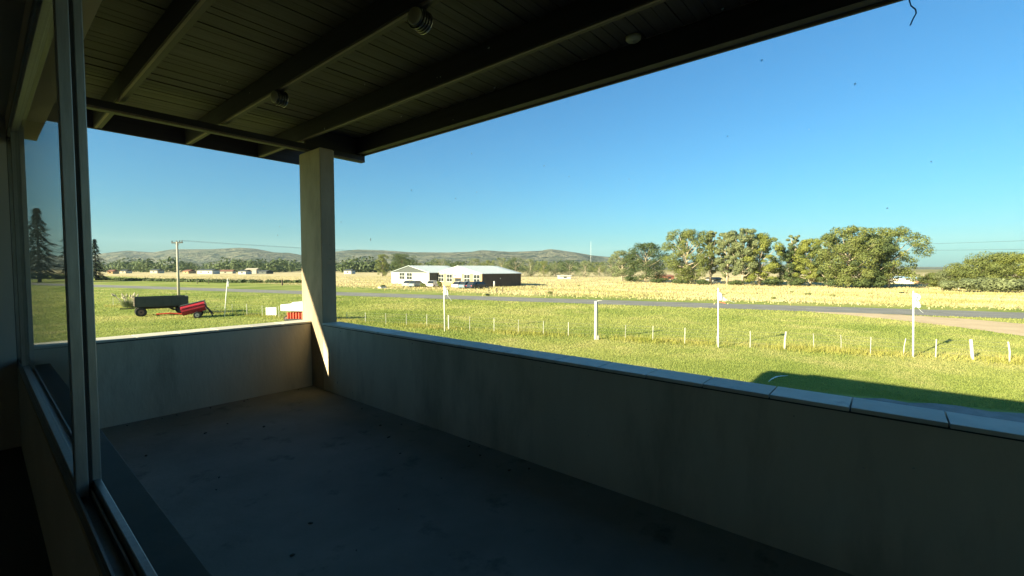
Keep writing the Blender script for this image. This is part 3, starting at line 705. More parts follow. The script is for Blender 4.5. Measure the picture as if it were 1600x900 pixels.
for i, (px, by, ty, w) in enumerate(posts):
    b0 = G(px, by); D = depth(b0); H = (by - ty) / F * D
    r = .016 * (w if w > 1.5 else 1.0) * (1 if w < 2 else 1.05)
    r = min(r, .085); lx = random.uniform(-.06, .06)
    nm = 'post' if w > 2 else 'dropper'
    if w > 3: pts_ = [b0 - fo + Vector((0, 0, -.2)) + cr * .05, b0 - fo + Vector((0, 0, H * .5)) + cr * -.04, b0 - fo + Vector((0, 0, H)) + cr * -.10]
    else: pts_ = [b0 - fo + Vector((0, 0, -.2)), b0 - fo + Vector((0, 0, H * .5)), b0 - fo + Vector((lx, lx, H))]
    MB().tube(pts_, [r, r, r * .96], 8).build(nm, M['postwhite'], fence)
    tops.append((b0 - fo, H))
for fr_ in (.25, .5, .72, .93):
    pl = [b0 + Vector((0, 0, min(H, 1.05) * fr_)) for b0, H in tops]
    MB().tube(pl, .0035, 4).build('wire', M['wire'], fence)
# tall end post
e = empty('tall_post', G(931, 531), label='tall thick white post with a short arm standing in the fence line', cat='post')
D = depth(G(931, 531)); Hh = 61 / F * D
MB().box(-.075, .075, -.075, .075, -.1, Hh, .015).build('shaft', M['postwhite'], e)
a = MB(); a.tube([Vector((0, 0, Hh - .05)), Vector((0, 0, Hh + .03)) + cr * .16, Vector((0, 0, Hh + .035)) + cr * .34], [.04, .035, .02], 8); a.build('arm', M['postwhite'], e)
MB().box(-.05 + .12 * cr.x, .08 + .12 * cr.x, -.06 + .12 * cr.y, .06 + .12 * cr.y, -.1, .26, .01).build('foot_block', M['postwhite'], e)

def flagpole(bpx, by, tpx, ty, label, fm, shape, seed):
    b0 = G(bpx, by); D = depth(b0); e = empty('flagpole', b0, 0, label, 'flagpole', 'white flagpoles along the fence')
    topv = AT(tpx, ty, D) - b0
    MB().tube([Vector((0, 0, -.2)), topv * .5, topv], [.042, .036, .028], 10).build('pole', M['white'], e, True)
    MB().tube([topv, topv + Vector((0, 0, .02)), topv + Vector((0, 0, .05))], [.028, .04, .01], 8).build('finial', M['white'], e)
    nu, nv = 12, 10; b = MB(); grid = []
    rg = random.Random(seed)
    for i in range(nu + 1):
        rowv = []
        for j in range(nv + 1):
            u, v = i / nu, j / nv
            x, y = shape(u, v)
            off = cr * (x / F * D + .03) + Vector((0, 0, -y / F * D)) + FH * (math.sin(u * 9 + v * 3) * .05 * u + rg.uniform(-.008, .008))
            rowv.append(b.bm.verts.new(topv + off))
        grid.append(rowv)
    for i in range(nu):
        for j in range(nv):
            if i > nu * .75 and rg.random() < .22: continue
            b.bm.faces.new((grid[i][j], grid[i + 1][j], grid[i + 1][j + 1], grid[i][j + 1]))
    f = b.build('flag', fm, e, True); md = f.modifiers.new('cloth', 'SOLIDIFY'); md.thickness = .004
    return e, topv, D
def ribbon(e, topv, D, pts, m):
    MB().tube([topv + cr * (x / F * D) + Vector((0, 0, -y / F * D)) for x, y in pts], .010, 5).build('torn_strip', m, e)
e, tv, D = flagpole(695, 518, 693.5, 446, 'flagpole before the hangars with a small limp white flag', M['flag'], lambda u, v: (u * (2 + 5 * v ** .8), 1 + v * 15 - u * 1), 1)
ribbon(e, tv, D, [(4, 14), (8, 19), (12, 24)], M['flag'])
e, tv, D = flagpole(1122.5, 543.5, 1122, 451, 'flagpole with a white pennant streaming out and red lower edge', M['flag'], lambda u, v: (u * 15 * (.55 + .45 * v), 2 + v * 17 + u * (11 * (1 - v) + .5)), 2)
ribbon(e, tv, D, [(12, 16), (19, 19), (26, 22)], M['flag'])
MB().box(.03, .42, -.004, .004, 0, .035, 0, Matrix.Translation(tv + Vector((0, 0, -21 / F * D))) @ Matrix.Rotation(-YAW, 4, 'Z') @ Matrix.Rotation(R(12), 4, 'Y')).build('red_hem', M['flagred'], e)
e, tv, D = flagpole(1427, 558.5, 1427, 456, 'flagpole nearest the dirt track with a ragged pale blue flag', M['flagblue'], lambda u, v: (u * (9 + 2 * math.sin(v * 9)), 1 + v * 24 + u * 3 * (1 - v)), 3)
ribbon(e, tv, D, [(8, 24), (12, 29), (17, 33)], M['flag'])
e, tv, D = flagpole(350.5, 495, 355.5, 436, 'leaning flagpole near the red seeder with a furled rag at its top', M['flag'], lambda u, v: (u * 2.2 - .6, 3 + v * 9), 4)

# solid pale strip standing in for a sliver of sunlight in the house's shadow
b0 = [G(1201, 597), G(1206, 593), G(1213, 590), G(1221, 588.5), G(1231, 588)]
tag(MB().tube([p + Vector((0, 0, .025)) for p in b0], [.01, .022, .03, .022, .01], 8).build('sunlight_sliver', M['white'], None, True), 'pale curved strip standing in for a sliver of sunlight on the shaded grass', 'sunlight_sliver')

# ------------------------------------------------------------------ utility pole, power line, mast
pb = G(279.5, 466); D = depth(pb)
e = empty('utility_pole', pb, 0, 'tall utility pole with wooden crossarm behind the dark wagon', 'utility pole')
Hp = (466 - 378) / F * D
MB().tube([(0, 0, -.3), (0, 0, Hp)], [.19, .12], 12).build('pole', M['polewood'], e, True)
ad = (cr * .93 + FH * -.37).normalized()
ac = Vector((0, 0, Hp - .12)); 
MB().tube([ac - ad * 1.15, ac + ad * 1.15], .085, 4).build('crossarm', M['crossarm'], e)
for k in (-1.08, -.05, .55, 1.05):
    MB().tube([ac + ad * k + Vector((0, 0, .06)), ac + ad * k + Vector((0, 0, .16)), ac + ad * k + Vector((0, 0, .3))], [.03, .07, .045], 8).build('insulator', M['crossarm'], e)
for sgn in (-1, 1): MB().tube([ac + ad * .5 * sgn, Vector((0, 0, Hp - .75))], .025, 5).build('brace', M['crossarm'], e)
def sag(a, b, s, n=24):
    return [a.lerp(b, i / n) + Vector((0, 0, -4 * s * (i / n) * (1 - i / n))) for i in range(n + 1)]
far_end = RP(60, 300, 9.5)
for i, k in enumerate((-1.08, .55, 1.05)):
    a = pb + ac + ad * k + Vector((0, 0, .3))
    pl = sag(a, AT(1150, 392, 150) + Vector((k, 0, 0)), 2.2)
    tag(MB().tube(pl, .008, 4).build('power_cable', M['cable']), ['outer', 'middle', 'inner'][i] + ' thin cable running from the utility pole crossarm towards the eucalyptus row', 'cable', 'cables of the utility pole')
# line at the picture's edge, carried by two poles
p1 = G(1300, 441.5); p2 = G(1900, 462)
pole_lb = ['service pole hidden among the eucalyptus trees carrying two cables', 'service pole carrying two cables past the layered trees']
ends = []
for i, (pp, pyy) in enumerate(((p1, (384.5, 391.5)), (p2, (364, 384)))):
    D = depth(pp); px_ = (1300, 1900)[i]
    zt = [AT(px_, y, D).z - GZ for y in pyy]
    e = empty('service_pole', pp, 0, pole_lb[i], 'utility pole', 'service poles')
    MB().tube([(0, 0, -.3), (0, 0, zt[0] + .3)], [.16, .10], 10).build('pole', M['polewood'], e, True)
    for z in zt: MB().tube([Vector((0, 0, z)), Vector((0, 0, z)) - FH * .3], [.05, .04], 6).build('bracket', M['crossarm'], e)
    ends.append([pp + Vector((0, 0, z)) - FH * .3 for z in zt])
for k in range(2):
    tag(MB().tube(sag(ends[0][k], ends[1][k], .25), .028, 5).build('power_cable', M['cable']), ('upper' if k == 0 else 'lower') + ' cable crossing the sky past the end of the eucalyptus row', 'cable', 'cables beside the eucalyptus row')
# small poles by the layered trees
for i, (px, by, ty) in enumerate([(1498, 452, 432), (1546, 457, 441), (1598, 455, 440)]):
    b0 = G(px, by); D = depth(b0); H = (by - ty) / F * D
    e = empty('slim_post', b0, 0, ['taller pale post with short crossbar before the layered trees', 'short pale post in the middle of the bushes', 'short pale post at the picture edge'][i], 'post', 'pale posts by the bushes')
    MB().tube([(0, 0, -.2), (0, 0, H)], [.13, .10], 8).build('shaft', M['polewood'], e)
    if i == 0: MB().box(-.7, .7, -.05, .05, H - .6, H - .45, .01, Matrix.Rotation(-YAW, 4, 'Z')).build('crossbar', M['polewood'], e)
b0 = AT(923, 419, 900); b0.z = GZ; e = empty('lattice_mast', b0, 0, 'thin white lattice mast rising from the far tree line', 'mast')
Hm = (421 - 376) / F * 900
for k in range(3):
    a = 2 * math.pi * k / 3
    MB().tube([(math.cos(a) * .7, math.sin(a) * .7, 0), (math.cos(a) * .35, math.sin(a) * .35, Hm)], .10, 4).build('leg', M['white'], e)
for k in range(18):
    z = Hm * (k + .5) / 18; r_ = .7 - .35 * z / Hm
    MB().tube([(r_, 0, z), (-r_ * .5, r_ * .87, z + 1), (-r_ * .5, -r_ * .87, z), (r_, 0, z + 1)], .06, 4).build('lacing', M['white'], e)

# ------------------------------------------------------------------ hangars
def gable(name, label, corner, u, v, W, Ln, hw_, ha, mats, rear=0):
    """front gable on the u axis seen from the camera, ridge along v; local x = -u, y = v"""
    ang = math.atan2(v.y, v.x) - math.pi / 2
    e = empty(name, corner, ang, label, 'building')
    front, gab, side, roofm = mats
    # local frame: x from -W to 0, y from 0 to Ln
    MB().box(-W, 0, 0, Ln, 0, hw_).build('wall', side, e)
    MB().box(-W, 0.0, -.05, -.002, 0, hw_ - .002).build('front_wall', front, e)
    MB().prism([(-W, hw_), (0, hw_), (-W / 2, ha)], -.04, Ln).build('gable', gab, e)
    th = .10; ov = .35
    for s in (0, 1):
        if s == 0: poly = [(ov, hw_ - ov * (ha - hw_) / (W / 2) + .03), (ov, hw_ - ov * (ha - hw_) / (W / 2) + .03 + th), (-W / 2, ha + th + .03), (-W / 2, ha + .03)]
        else: poly = [(-W - ov, hw_ - ov * (ha - hw_) / (W / 2) + .03), (-W / 2 - .002, ha + .03), (-W / 2 - .002, ha + th + .03), (-W - ov, hw_ - ov * (ha - hw_) / (W / 2) + .03 + th)]
        rf = MB().prism(poly, -.25, Ln + .2).build('roof_slope', roofm, e)
        for k in range(int(Ln // .9)):
            y = -.2 + k * .9
            x0, z0 = (ov, hw_ - ov * (ha - hw_) / (W / 2) + .03 + th) if s == 0 else (-W - ov, hw_ - ov * (ha - hw_) / (W / 2) + .03 + th)
            MB().tube([(x0, y, z0), (-W / 2, y, ha + th + .03)], .035, 4).build('seam', roofm, rf)
    return e
def hwindow(e, x0, x1, z0, z1, rows, cols, m=None):
    fr_ = MB(); t = .07
    w = MB().box(x0, x1, -.075, -.052, z0, z1).build('window', M['glassdark'], e)
    for i in range(cols + 1):
        x = x0 + (x1 - x0) * i / cols
        MB().box(x - t / 2, x + t / 2, -.11, -.076, z0 - t / 2, z1 + t / 2).build('mullion', M['white'], w)
    for i in range(rows + 1):
        z = z0 + (z1 - z0) * i / rows
        MB().box(x0, x1, -.105, -.0765, z - t / 2, z + t / 2).build('glazing_bar', M['white'], w)
cA = G(753.5, 449.2); e1 = G(814, 447.7)
v = (FH * .66 + cr * .75).normalized(); u = Vector((-v.y, v.x, 0))
if u.dot(cr) > 0: u = -u
def width_to(c0, px):                        # width along u until the given picture column
    k = (px - CX) / F; a = c0 - EYE
    return (a.dot(cr) - k * a.dot(FH)) / (k * u.dot(FH) - u.dot(cr))
W2 = width_to(cA, 683)
kk = (814 - CX) / F; aa = cA - EYE; L2 = (kk * aa.dot(FH) - aa.dot(cr)) / (v.dot(cr) - kk * v.dot(FH))
h2 = gable('hangar', 'hangar with white gable, peach front and dark brown side wall', cA, u, v, W2, L2, 2.95, 4.65, (M['peachwall'], M['offwhite'], M['darkclad'], M['roofwhite']))
for a in (.045, .245, .635, .835): hwindow(h2, -W2 + W2 * a, -W2 + W2 * (a + .125), .95, 2.75, 2, 2)
sg = MB().box(-W2 * .60, -W2 * .395, -.16, -.06, 2.05, 2.85, .01).build('sign_board', M['white'], h2)
MB().box(-W2 * .585, -W2 * .52, -.166, -.1605, 2.35, 2.62).build('sign_print', M['green_sign'], sg)
MB().box(-W2 * .50, -W2 * .43, -.166, -.1605, 2.42, 2.58).build('sign_print', M['greymark'], sg)
MB().box(-W2 * .415, -W2 * .397, -.166, -.1605, 2.08, 2.82).build('sign_print', M['red_sign'], sg)
MB().box(-W2 * .565, -W2 * .435, -.10, -.052, .05, 1.75, .01).build('door', M['glassdark'], h2)
MB().box(-W2 * .575, -W2 * .425, -.13, -.101, 1.75, 1.9, .01).build('door_canopy', M['darkclad'], h2)
MB().box(-W2 * .42, -W2 * .40, -.12, -.052, 0, 2.0).build('pilaster', M['creamwall'], h2)
MB().tube([(.002, L2 * .45, 1.9), (.05, L2 * .45, 1.9)], .12, 8).build('wall_lamp', M['white'], h2)
cB = G(671, 446.0); W1 = width_to(cB, 612)
h1 = gable('hangar', 'hangar with slate grey gable and white front wall', cB, u, v, W1, L2 * 1.0, 3.05, 4.75, (M['offwhite'], M['greyclad'], M['greyclad'], M['roofwhite']))
hwindow(h1, -W1 + W1 * .235, -W1 + W1 * .385, 1.25, 3.0, 2, 2); hwindow(h1, -W1 + W1 * .435, -W1 + W1 * .58, 1.25, 3.0, 2, 2)
gd = MB().box(-W1 * .30, -W1 * .10, -.10, -.052, .05, 2.95, .01).build('roller_door', M['white'], h1)
for k in range(7): MB().box(-W1 * .295, -W1 * .105, -.115, -.101, .2 + k * .38, .5 + k * .38).build('door_slat', M['white'], gd)
# gas cylinder by the dark wall
b0 = G(772, 448.6); D = depth(b0); Hc = 9.5 / F * D
e = empty('gas_cylinder', b0, 0, 'upright white cylinder against the dark brown hangar wall', 'tank')
MB().tube([(0, 0, 0), (0, 0, Hc * .88), (0, 0, Hc * .96), (0, 0, Hc)], [.22, .22, .15, .06], 14).build('shell', M['white'], e, True)
MB().tube([(0, 0, Hc), (0, 0, Hc + .1)], .05, 8).build('valve', M['greyrim'], e)

# ------------------------------------------------------------------ cars
def car(p, rz, paint, label, group='cars parked before the hangars'):
    e = empty('parked_car', p, rz, label, 'car', group)
    low = [(-2.05, .32), (-2.1, .62), (-1.98, .86), (-1.1, .93), (1.2, .90), (1.95, .78), (2.08, .55), (2.05, .30)]
    MB().prism(low, -.82, .82).build('body', paint, e)
    cab = [(-1.75, .88), (-1.25, 1.36), (-.9, 1.45), (.25, 1.45), (.6, 1.36), (1.25, .88)]
    b = MB(); n = len(cab); A = [b.bm.verts.new((x, -.76 + .14 * (z - .88) / .57, z)) for x, z in cab]; B = [b.bm.verts.new((x, .76 - .14 * (z - .88) / .57, z)) for x, z in cab]
    b.bm.faces.new(A); b.bm.faces.new(B[::-1])
    for i in range(n): b.bm.faces.new((A[i], B[i], B[(i + 1) % n], A[(i + 1) % n]))
    cb = b.build('cabin', M['glassdark'], e)
    MB().box(-1.0, .35, -.60, .60, 1.452, 1.48, .01).build('roof_panel', paint, cb)
    for s in (-1, 1):
        for x in (-.28, ): MB().tube([(x, s * .765, .9), (x, s * .625, 1.45)], .035, 4).build('door_pillar', paint, cb)
        for x in (-1.28, 1.28):
            w = MB().tube([(x, s * .66, .31), (x, s * .845, .31)], .31, 18).build('wheel', M['tyre'], e)
            MB().tube([(x, s * .846, .31), (x, s * .86, .31)], .19, 12).build('rim', M['greyrim'], w)
        MB().box(2.03, 2.09, s * .62 - .13, s * .62 + .13, .58, .70, .01).build('headlight', M['lens'], e)
        MB().box(-2.10, -2.06, s * .64 - .1, s * .64 + .1, .62, .76, .01).build('tail_light', M['red_sign'], e)
    return e
def cpaint(n, c): return mat(n, c, .28, spec=.6)
P_ = {k: cpaint('car_paint_' + k, c) for k, c in dict(grey=(.30, .31, .33), teal=(.20, .27, .29), white=(.68, .68, .68), silver=(.50, .52, .53), blue=(.16, .24, .29), dark=(.025, .035, .06)).items()}
vang = math.atan2(v.y, v.x)
for px, by, k, lb, da in [(641, 448.2, 'grey', 'grey car parked at the white front wall, first from the corner', .5), (651.5, 448.8, 'teal', 'grey-green car parked between the grey car and a round shrub', .4), (677, 449.0, 'white', 'lone white car parked between the two hangars', .6), (719, 450.6, 'white', 'white car parked by the peach front, beside the door', .35), (730, 451.0, 'blue', 'blue-grey car in the middle of the three by the peach front', .3), (742, 451.2, 'dark', 'dark navy car parked nearest the dark brown wall', .3), (749, 450.9, 'dark', 'black car half hidden behind the navy one', .2)]:
    car(G(px, by), vang + da, P_[k], lb)
for px, by, ty, hw_, lf, lb in [(662, 449.5, 442, 6, 'leaf_olive', 'round olive shrub before the white front wall'), (687, 450, 438, 4, 'leaf_olive', 'tall shrub at the corner of the peach front'), (706, 450.8, 443, 4, 'leaf_yellow', 'yellowish shrub beside the peach front door'), (598.5, 449.5, 445, 5, 'leaf_dark', 'dark planted shrub on the lawn left of the hangars')]:
    shrub('shrub', px, by, ty, hw_, lf, lb, int(px), 500, 'shrubs round the hangars')
b0 = G(597, 450.2); e = empty('planter', b0, 0, 'low white planter under the dark shrub on the lawn', 'planter')
MB().box(-.7, .7, -.5, .5, 0, .28, .03).build('trough', M['white'], e); MB().box(-.62, .62, -.42, .42, .281, .30).build('soil', M['barkdark'], e)
# dark object on the verge, scrub in the dry field, fence stakes
for i, (px, by, ty, hw_) in enumerate([(762, 462.5, 459, 4), (1411, 459, 456.4, 6)]):
    shrub('low_bush', px, by, ty, hw_, 'leaf_spruce', ['black low bush on the road verge before the hangars', 'black low bush in the dry field behind the ragged blue flag'][i], 400 + i, 300, 'black low bushes')
for i, (px, by, ty, hw_) in enumerate([(860, 460, 455, 6), (1209, 469, 463.5, 5), (1301, 464, 460, 6), (1262, 461, 457, 7), (1238, 457.5, 455, 4), (1360, 460, 457.5, 4), (905, 447, 445, 4), (1130, 462, 459, 3), (832, 449.5, 447.5, 4)]):
    shrub('field_bush', px, by, ty, hw_, 'leaf_olive', ['widest', 'roundest', 'broad', 'flattest', 'tiny', 'little', 'distant', 'narrow', 'faint'][i] + ' olive bush in the dry field, ' + ['near the verge behind the tall post', 'at the verge right of the pennant', 'below the yellow-green tree', 'below the dip in the tree row', 'farther back below the dip', 'before the dark blue-green tree', 'near the white shed', 'behind the pennant', 'beside the dark hangar wall'][i], 410 + i, 260, 'olive bushes in the dry field')
for i, (px, by, ty) in enumerate([(776, 458, 450), (785.5, 457, 449), (441, 446, 437), (308, 443.5, 437.5), (326, 443.8, 438)]):
    b0 = G(px, by); D = depth(b0); H = (by - ty) / F * D
    tag(MB().tube([b0 + Vector((0, 0, -.1)), b0 + Vector((.03, 0, H * .5)), b0 + Vector((0, .05, H))], [.09, .085, .08] if i != 2 else [.22, .2, .2], 7).build('stake', M['barkdark']), ['dark stake on the verge before the brown hangar wall, first of two', 'dark stake on the verge before the brown hangar wall, second of two', 'thick brown stump post at the hedge line by the column', 'thin dark stake at the hedge line by the utility pole', 'second thin dark stake at the hedge line by the utility pole'][i], 'stake', 'stakes across the road')
def hedge():
    B = []; rg = random.Random(31)
    for i in range(150):
        px = rg.uniform(150, 480); by = np.interp(px, [150, 250, 340, 480], [437.5, 439.5, 441.5, 442.6])
        p = G(px, by); r = rg.uniform(.5, 1.0); B.append((p.x, p.y, GZ + r * .35, r * 1.5, r * 1.5, r * .7))
    o = leaf_cloud('field_hedge', B, 9000, .30, M['leaf_dark'], None, 78); tag(o, 'low dark ragged hedge between the green verge and the dry field', 'hedge')
hedge()

# ------------------------------------------------------------------ farm machinery
def wheel(e, c, r, w, axis, rimm):
    a = Vector(c); ax = Vector(axis).normalized()
    prof = [(-w / 2, r * .80), (-w / 2, r * .95), (-w * .3, r), (w * .3, r), (w / 2, r * .95), (w / 2, r * .80)]
    o = MB().tube([a + ax * t for t, _ in prof], [q for _, q in prof], 24).build('wheel', M['tyre'], e)
    MB().tube([a - ax * (w / 2 + .012), a + ax * (w / 2 + .012)], r * .55, 16).build('rim', rimm, o)
    MB().tube([a - ax * (w / 2 + .05), a + ax * (w / 2 + .05)], r * .16, 10).build('hub', M['rubber'], o)
    return o
def frame_at(px, by, tow_px, tow_by):
    a = G(px, by); b_ = G(tow_px, tow_by); d_ = b_ - a; return a, math.atan2(d_.y, d_.x), d_.length
# wagon: local x runs towards the tow bar side (picture right)
o_, ang, ln = frame_at(221, 494, 276, 491)
wg = empty('farm_wagon', o_, ang, 'dark green high-sided farm wagon standing on the lawn', 'wagon')
sc1 = depth(o_) / F
Wl = 70 * sc1
x0, x1 = -.55 * 13 * sc1 / 1.0, 58 * sc1
hz0, hz1 = 15 * sc1, 30 * sc1
wd = 1.9
bd = MB().box(x0, x1, -wd / 2, wd / 2, hz0, hz0 + .09, .01).build('bed', M['wagon'], wg)
npan = 6
for s in (-1, 1):
    for k in range(npan):
        xa = x0 + (x1 - x0) * k / npan; xb = x0 + (x1 - x0) * (k + 1) / npan
        MB().box(xa + .006, xb - .006, s * wd / 2 - .03, s * wd / 2 + .03, hz0 + .092, hz1, .008).build('side_panel', M['wagon'], wg)
        MB().box(xa - .03, xa + .03, s * (wd / 2 + .032), s * (wd / 2 + .075), hz0, hz1 + .02, .006).build('stake_rib', M['wagon'], wg)
MB().box(x0 - .06, x0 - .002, -wd / 2, wd / 2, hz0 + .05, hz1 - .02, .008).build('tailboard', M['wagonrust'], wg)
for k in range(5): MB().box(x0 - .10, x0 - .062, -wd / 2 + .06, wd / 2 - .06, hz0 + .1 + k * (hz1 - hz0 - .1) / 5, hz0 + .05 + (k + .8) * (hz1 - hz0 - .1) / 5, .006).build('tail_slat', M['wagonrust'], wg)
MB().box(x1 + .002, x1 + .06, -wd / 2, wd / 2, hz0 + .05, hz1, .008).build('headboard', M['wagon'], wg)
for s in (-1, 1): MB().box(x0 + .2, x1 - .1, s * .42 - .06, s * .42 + .06, hz0 - .20, hz0 - .002, .01).build('chassis_beam', M['rubber'], wg)
MB().prism([(x0 + 2.0, hz0 - .002), (x1 - 1.6, hz0 - .002), (x0 + 3.0, hz0 - .42), (x0 + 2.6, hz0 - .42)], -.38, .38).build('discharge_chute', M['rubber'], wg)
rW = 7.2 * sc1
for xx in (x0 + 6.5 * sc1, x1 - 7 * sc1):
    MB().tube([(xx, -wd / 2 + .1, rW), (xx, wd / 2 - .1, rW)], .06, 8).build('axle', M['rubber'], wg)
    for s in (-1, 1): wheel(wg, (xx, s * (wd / 2 - .16), rW), rW, .30, (0, 1, 0), M['rim'])
MB().tube([(x0, 0, hz0 - .1), (x0 - .5, 0, hz0 - .14), (x0 - 1.0, 0, hz0 - .12)], .05, 6).build('drawbar', M['rubber'], wg)
# red seed drum on two wheels
o_, ang, ln = frame_at(308, 496, 330, 495)
rd = empty('seed_drum', o_, ang, 'small crimson seed drum trailer tipped on its wheel behind the wagon', 'trailer')
s2 = depth(o_) / F
tilt = Matrix.Translation((-.1, 0, 9 * s2)) @ Matrix.Rotation(R(-14), 4, 'Y')
Lh = 15.5 * s2
pf = [(-.62, 0), (-.70, .35), (-.70, .75), (-.55, 1.0), (-.2, 1.12), (.2, 1.12), (.55, 1.0), (.70, .75), (.70, .35), (.62, 0)]
b = MB(); sz = 13.5 * s2 / 1.12
A = [b.bm.verts.new((-Lh, y * 1.2, z * sz)) for y, z in pf]; B = [b.bm.verts.new((Lh, y * 1.2, z * sz)) for y, z in pf]
b.bm.faces.new(A); b.bm.faces.new(B[::-1])
for i in range(len(pf)): b.bm.faces.new((A[i], B[i], B[(i + 1) % len(pf)], A[(i + 1) % len(pf)]))
bmesh.ops.transform(b.bm, matrix=tilt, verts=b.bm.verts[:])
dr = b.build('drum', M['red'], rd)
for zz in (.42, .80):
    for s in (-1, 1): MB().box(-Lh + .03, Lh - .03, s * .845 - .02, s * .845 + .02, zz * sz, zz * sz + .07, .008, tilt).build('stiffening_rib', M['red'], dr)
MB().box(-Lh - .05, Lh + .05, -.45, .45, 1.12 * sz + .002, 1.12 * sz + .06, .01, tilt).build('lid', M['wagon'], dr)
for s in (-1, 1):
    MB().tube([tilt @ Vector((-Lh, s * .6, 0)), tilt @ Vector((Lh, s * .6, 0))], .06, 6).build('frame_rail', M['red'], rd)
    wheel(rd, (.1, s * .95, 5.2 * s2), 5.2 * s2, .24, (0, 1, 0), M['greyrim'])
MB().tube([(.1, -.9, 5.2 * s2), (.1, .9, 5.2 * s2)], .05, 8).build('axle', M['rubber'], rd)
MB().tube([tilt @ Vector((-Lh, 0, .05)), Vector((-Lh - 1.0, 0, .45)), Vector((-Lh - 1.9, 0, .42))], .07, 6).build('drawbar', M['redorange'], rd)
MB().tube([tilt @ Vector((Lh, .7, .1)), Vector((Lh + .3, .7, .15))], .05, 6).build('prop_leg', M['rubber'], rd)
MB().tube([tilt @ Vector((Lh, -.7, .5)), Vector((Lh + .35, -.7, .10))], .05, 6).build('prop_leg', M['rubber'], rd)
# white and red seeder beside the column
o_, ang, ln = frame_at(453, 502, 480, 502.5)
se = empty('seeder', o_, ang, 'seeder with long white hopper on an orange-red frame beside the column', 'seeder')
s3 = depth(o_) / F
Lh = 36 * s3
MB().prism([(-8 * s3 + 0, 0), (Lh, 0), (Lh, 1)], 0, .001) if False else None
hp = MB().box(-8 * s3, Lh, -.55, .55, 17 * s3, 27 * s3, .04).build('hopper', M['white'], se)
MB().prism([(6 * s3, 27.05 * s3), (Lh, 27.05 * s3), (Lh, 31 * s3), (13 * s3, 31 * s3)], -.5, .5).build('hopper_lid', M['white'], hp)
for z in (6, 12.5):
    for y in (-.45, .45): MB().box(2 * s3, Lh, y - .06, y + .06, z * s3, (z + 2) * s3, .01).build('frame_beam', M['redorange'], se)
for k in range(7):
    x = (4 + k * 4.6) * s3
    MB().box(x, x + 2 * s3, -.62, -.42, 3.5 * s3, 15 * s3, .01).build('row_unit', M['redorange'], se)
    MB().tube([(x + s3, -.75, 3 * s3), (x + s3, -.69, 3 * s3)], 3 * s3, 14).build('disc', M['rubber'], se)
for x in (4, 14, 26): MB().box(x * s3, (x + 1.6) * s3, -.1, .1, 14.5 * s3, 17 * s3).build('hopper_support', M['redorange'], se)
wheel(se, (-1 * s3, -.25, 4.6 * s3), 4.6 * s3, .26, (0, 1, 0), M['rim'])
wheel(se, (Lh - .3, -.25, 4.6 * s3), 4.6 * s3, .26, (0, 1, 0), M['rim'])
# white sign board
b0 = G(424, 494.5); D = depth(b0); s4 = D / F
e = empty('sign_panel', b0, -YAW, 'white rectangular panel with two faint grey marks by the fence', 'sign')
pn = MB().box(-8.3 * s4, 8.3 * s4, -.03, .03, 2.0 * s4, 14.2 * s4, .01).build('panel', M['white'], e)
for x in (-2.6, 2.4): MB().box((x - .35) * s4, (x + .35) * s4, -.036, -.0305, 4 * s4, 12 * s4).build('panel_mark', M['greymark'], pn)
for x in (-6, 6): MB().box((x - .5) * s4, (x + .5) * s4, .031, .08, -.1, 12 * s4).build('leg', M['postwhite'], e)
# pampas clump behind the wagon
b0 = G(203, 481); D = depth(b0); s5 = D / F; e = empty('pampas_clump', b0, 0, 'tall pampas grass clump with pale plumes behind the wagon', 'pampas grass')
g = np.random.default_rng(5); n = 900; a = g.uniform(0, 6.28, n); r0 = g.uniform(0, .5, n); Lb = g.uniform(.5, 1.0, n) * 18 * s5
P0 = np.stack([np.cos(a) * r0, np.sin(a) * r0, 0 * a], 1); tipv = np.stack([np.cos(a) * (r0 + Lb * .5), np.sin(a) * (r0 + Lb * .5), Lb * .8], 1)
sd_ = np.stack([-np.sin(a), np.cos(a), 0 * a], 1) * .03
tris_mesh('blades', np.stack([P0 - sd_, P0 + sd_, tipv], 1), 3, M['leaf_grey'], e)
for k in range(16):
    a_ = k * 2.4; rr_ = .2 + 1.0 * random.random(); hh = random.uniform(17, 25) * s5
    MB().tube([(math.cos(a_) * .2, math.sin(a_) * .2, 0), (math.cos(a_) * rr_, math.sin(a_) * rr_, hh * .75), (math.cos(a_) * rr_ * 1.2, math.sin(a_) * rr_ * 1.2, hh * .86), (math.cos(a_) * rr_ * 1.35, math.sin(a_) * rr_ * 1.35, hh)], [.015, .02, .10, .01], 6).build('plume', M['plume'], e)

# ------------------------------------------------------------------ far houses and sheds
def house(px, by, w_px, h_px, wallm, roofm, label, seed, depth_m=7, roof_px=2.0, group='far houses under the hills'):
    p = G(px, by); D = depth(p); s = D / F
    e = empty('far_house', p, -YAW + R((seed * 37) % 30 - 15), label, 'house', group)
    w, h, rh = w_px * s, h_px * s, roof_px * s
    MB().box(-w / 2, w / 2, 0, depth_m, 0, h).build('wall', wallm, e)
    MB().prism([(-.4, h + .02), (depth_m / 2, h + rh), (depth_m + .4, h + .02), (depth_m + .4, h + .2), (depth_m / 2, h + rh + .2), (-.4, h + .2)], -w / 2 - .3, w / 2 + .3, Matrix.Rotation(math.pi / 2, 4, 'Z') @ Matrix.Scale(-1, 4, (0, 1, 0)) if False else Matrix(((0, 1, 0, 0), (1, 0, 0, 0), (0, 0, 1, 0), (0, 0, 0, 1)))).build('roof', roofm, e)
    nwin = max(1, int(w // 5))
    for k in range(nwin):
        x = -w / 2 + w * (k + .5) / nwin
        MB().box(x - .6, x + .6, -.05, -.003, h * .35, h * .75).build('window', M['glassdark'], e)
    return e
house(320, 428.2, 26, 5.4, M['offwhite'], M['greyclad'], 'long white house in the middle of the far settlement', 1)
house(378, 428.6, 12, 4.6, M['offwhite'], M['greyclad'], 'white block house below the shaded hill', 2)
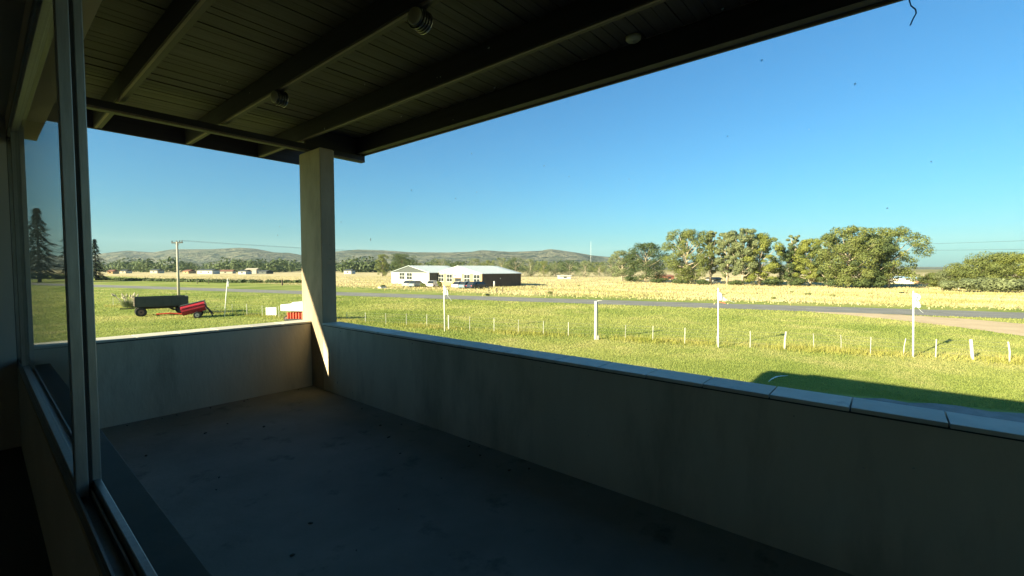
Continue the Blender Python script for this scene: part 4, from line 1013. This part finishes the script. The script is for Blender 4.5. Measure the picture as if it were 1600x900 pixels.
house(392, 427.6, 16, 6.2, M['creamwall'], M['creamwall'], 'cream house with raised top beside the white block', 3)
house(352, 427.5, 20, 3.6, M['creamwall'], M['terracotta'], 'low cream house right of the long white one', 4)
house(290, 427.5, 10, 3.6, M['peachwall'], M['terracotta'], 'peach house just right of the utility pole', 5)
house(240, 427.0, 12, 4.2, M['creamwall'], M['greyclad'], 'small cream house left of the utility pole', 6)
house(192, 427.0, 8, 3.4, M['creamwall'], M['greyclad'], 'tiny cream house farthest along, near the spruce', 7)
house(172, 428.0, 7, 4.0, M['peachwall'], M['terracotta'], 'small orange-roofed house right beside the spruce', 8)
house(410, 428.0, 14, 3.5, M['greyclad'], M['greyclad'], 'dark shed at the end of the far settlement', 9)
house(543, 428.0, 12, 5.0, M['offwhite'], M['greyclad'], 'pale house between the column and the hangars', 10)
house(883, 436.0, 18, 4.6, M['offwhite'], M['offwhite'], 'long low white shed before the low tree line', 11, 5, .6, 'sheds in the field')
house(1046, 437.0, 16, 5.0, M['terracotta'], M['terracotta'], 'red-brown house glimpsed under the big olive tree', 12, 7, 2, 'houses behind the eucalyptus row')
house(1118, 441.0, 16, 4.5, M['offwhite'], M['greyclad'], 'white house glimpsed between the slim eucalyptus trunks', 13, 7, 2, 'houses behind the eucalyptus row')
house(1400, 442.5, 34, 8.5, M['offwhite'], M['roofwhite'], 'long white shed past the end of the eucalyptus row', 14, 8, 1.5, 'sheds past the eucalyptus row')
house(1430, 443.5, 18, 8.0, M['white'], M['bluepaint'], 'bright white shed with blue roof in the middle of the sheds', 15, 6, 2.2, 'sheds past the eucalyptus row')
house(1450, 444.0, 16, 5.0, M['peachwall'], M['offwhite'], 'low pinkish shed at the end by the layered trees', 16, 6, 1.0, 'sheds past the eucalyptus row')

# ------------------------------------------------------------------ air
hb = MB().box(-3000, 6500, -6500, 6500, GZ - 40, 320).build('haze', None)
hm = bpy.data.materials.new('thin_air'); hm.use_nodes = True; nt = hm.node_tree; nt.nodes.remove(nt.nodes['Principled BSDF'])
pv = node(nt, 'ShaderNodeVolumePrincipled'); pv.inputs['Color'].default_value = (0.66, 0.86, 1.0, 1); pv.inputs['Density'].default_value = 0.000065; pv.inputs['Anisotropy'].default_value = 0.0
nt.links.new(pv.outputs[0], nt.nodes['Material Output'].inputs['Volume'])
hb.data.materials.append(hm); tag(hb, kind='stuff')
